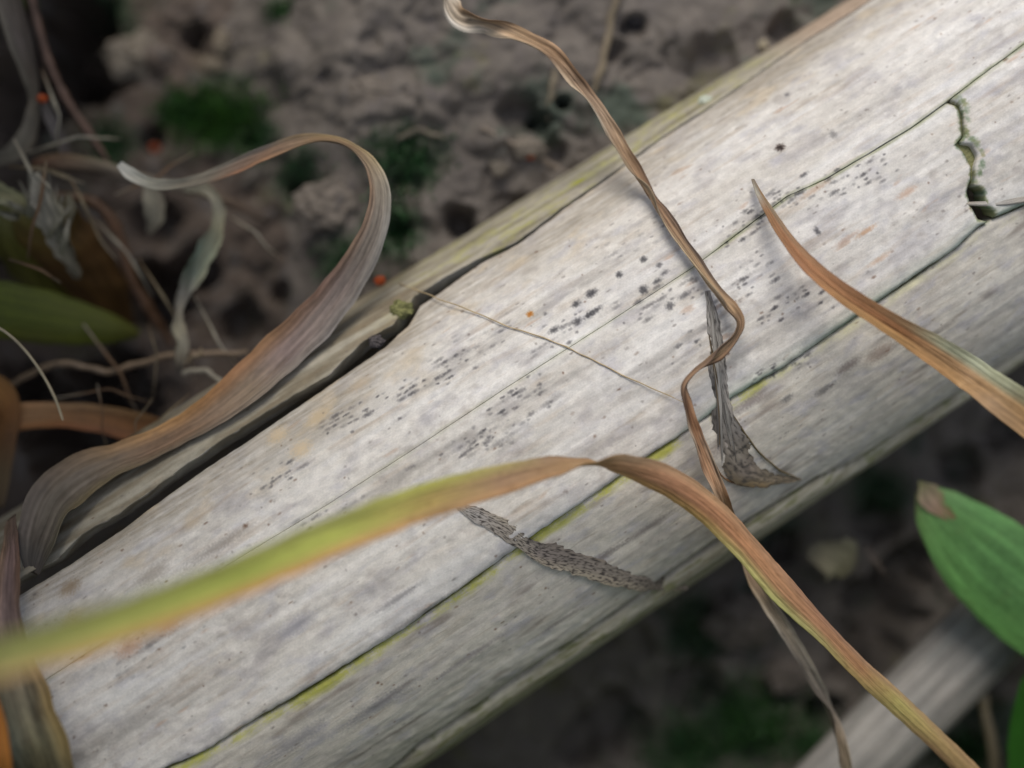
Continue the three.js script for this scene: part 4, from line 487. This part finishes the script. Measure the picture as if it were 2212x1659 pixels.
// ---------------------------------------------------------------- unseen grass tufts, added to shade the left corner and lower side
{
  const r = rng(900), cols = ['#4e6a24', '#5c7030', '#6f7a3a', '#46602a'].map(rgb), mat = new THREE.MeshStandardMaterial({ vertexColors: true, roughness: 0.55 });
  for (const [x, z, n, H, label] of [[-40, -7, 110, 88, 'unseen grass tuft added for shade beside the torn stub'], [-35, -29, 110, 88, 'unseen grass tuft added for shade behind the long dry blade'], [-10, 44, 64, 85, 'unseen grass tuft added for shade in front of the thick stalk'], [20, 41, 70, 88, 'unseen grass tuft added for shade past the ribbed stem'], [47, 30, 60, 85, 'unseen grass tuft added for shade behind the broad green leaf'], [-26, 40, 50, 60, 'unseen low grass tuft added for shade in front of the orange sliver'], [4, 34, 110, 70, 'unseen low grass tuft added for shade in front of the split stalk and the moss'], [33, 33, 100, 70, 'unseen low grass tuft added for shade beside the deep green blade']]) {
    const parts = [];
    for (let k = 0; k < n; k++) {
      const a = r() * 6.283, q = 7 * Math.sqrt(r()), bx = x + Math.cos(a) * q, bz = z + Math.sin(a) * q, by = soilHeight(bx, bz) - 0.5, h = H * (0.6 + 0.5 * r()), w = 2.4 + 2.4 * r(), la = r() * 6.283, lean = (0.1 + 0.35 * r()) * h, out = Math.hypot(x, z), ox = x / out * 9, oz = z / out * 9, pos = [], idx = [], col = [], c = cols[Math.floor(r() * 4)], tw = r() * 3;
      for (let i = 0; i <= 12; i++) { const t = i / 12, px = bx + (Math.cos(la) * lean + ox) * t * t, pz = bz + (Math.sin(la) * lean + oz) * t * t, py = by + h * t * (1 - 0.18 * t), ww = w * 0.5 * Math.min(1, 4 * (1 - t) + 0.02) * (0.6 + 0.4 * Math.min(1, t * 5)), an = la + 1.57 + tw * (t - 0.5); for (const [sd, up] of [[-1, 0], [0, -0.25], [1, 0]]) { pos.push(px + Math.cos(an) * ww * sd + Math.cos(la) * up * ww, py, pz + Math.sin(an) * ww * sd + Math.sin(la) * up * ww); const m = 0.8 + 0.4 * t + 0.1 * noise(i * 0.6, k); col.push(c.r * m, c.g * m, c.b * m); } }
      for (let i = 0; i < 12; i++) for (let e = 0; e < 2; e++) { const p = i * 3 + e; idx.push(p, p + 3, p + 1, p + 1, p + 3, p + 4); }
      parts.push(meshOf('blade', geo(pos, idx, null, col), mat));
    }
    thing('added_shade_tuft', label, 'grass tuft', parts, 'unseen grass tufts added for shade round the thick stalk');
  }
}

// ---------------------------------------------------------------- moss: cushions of tiny leaves on the soil
{
  const r = rng(77), leafG = (() => { const g = geo([0, 0, 0, -0.11, 0.3, 0.03, 0.11, 0.3, 0.03, 0, 0.75, 0.16], [0, 2, 1, 1, 2, 3]); g.scale(MM, MM, MM); return g; })(), list = [];
  for (const [px, py, rx, ry, n, g] of mossSpots)
    for (let k = 0; k < n; k++) { const a = r() * Math.PI * 2, q = 0.75 * Math.sqrt(-Math.log(1 - 0.97 * r())), sp = 1 + 0.35 * noise(Math.cos(a) * 2 + px, Math.sin(a) * 2 + py), c = W(px, py, soilAtCache(px, py)); list.push([c.x + Math.cos(a) * q * rx * 1.25 * sp, c.z + Math.sin(a) * q * ry * 1.25 * sp, g]); }
  function soilAtCache(px, py) { const k = px + '_' + py; return (soilAtCache.m ??= {})[k] ??= soilAt(px, py); }
  const m = new THREE.InstancedMesh(leafG, new THREE.MeshPhysicalMaterial({ color: 0xffffff, roughness: 0.6 }), list.length), o = new THREE.Object3D(), c = new THREE.Color();
  list.forEach(([x, z, g], i) => {
    o.position.set(x * MM, (soilHeight(x, z) + 0.1 * r()) * MM, z * MM); o.rotation.set((r() - 0.5) * 1.7, r() * 6.28, (r() - 0.5) * 1.7); o.scale.setScalar(0.35 + 0.45 * r()); o.updateMatrix(); m.setMatrixAt(i, o.matrix);
    const t = 0.6 + 0.8 * r(); c.setRGB(0.03 * t * (0.6 + g), (0.065 + 0.075 * g) * t, 0.028 * t * (1.15 - 0.55 * g)); m.setColorAt(i, c);
  });
  m.name = 'moss'; m.castShadow = m.receiveShadow = true; m.userData = { kind: 'stuff', label: 'small cushions of dark green moss on the soil', category: 'moss' }; scene.add(m);
}
renderer.render(scene, camera);
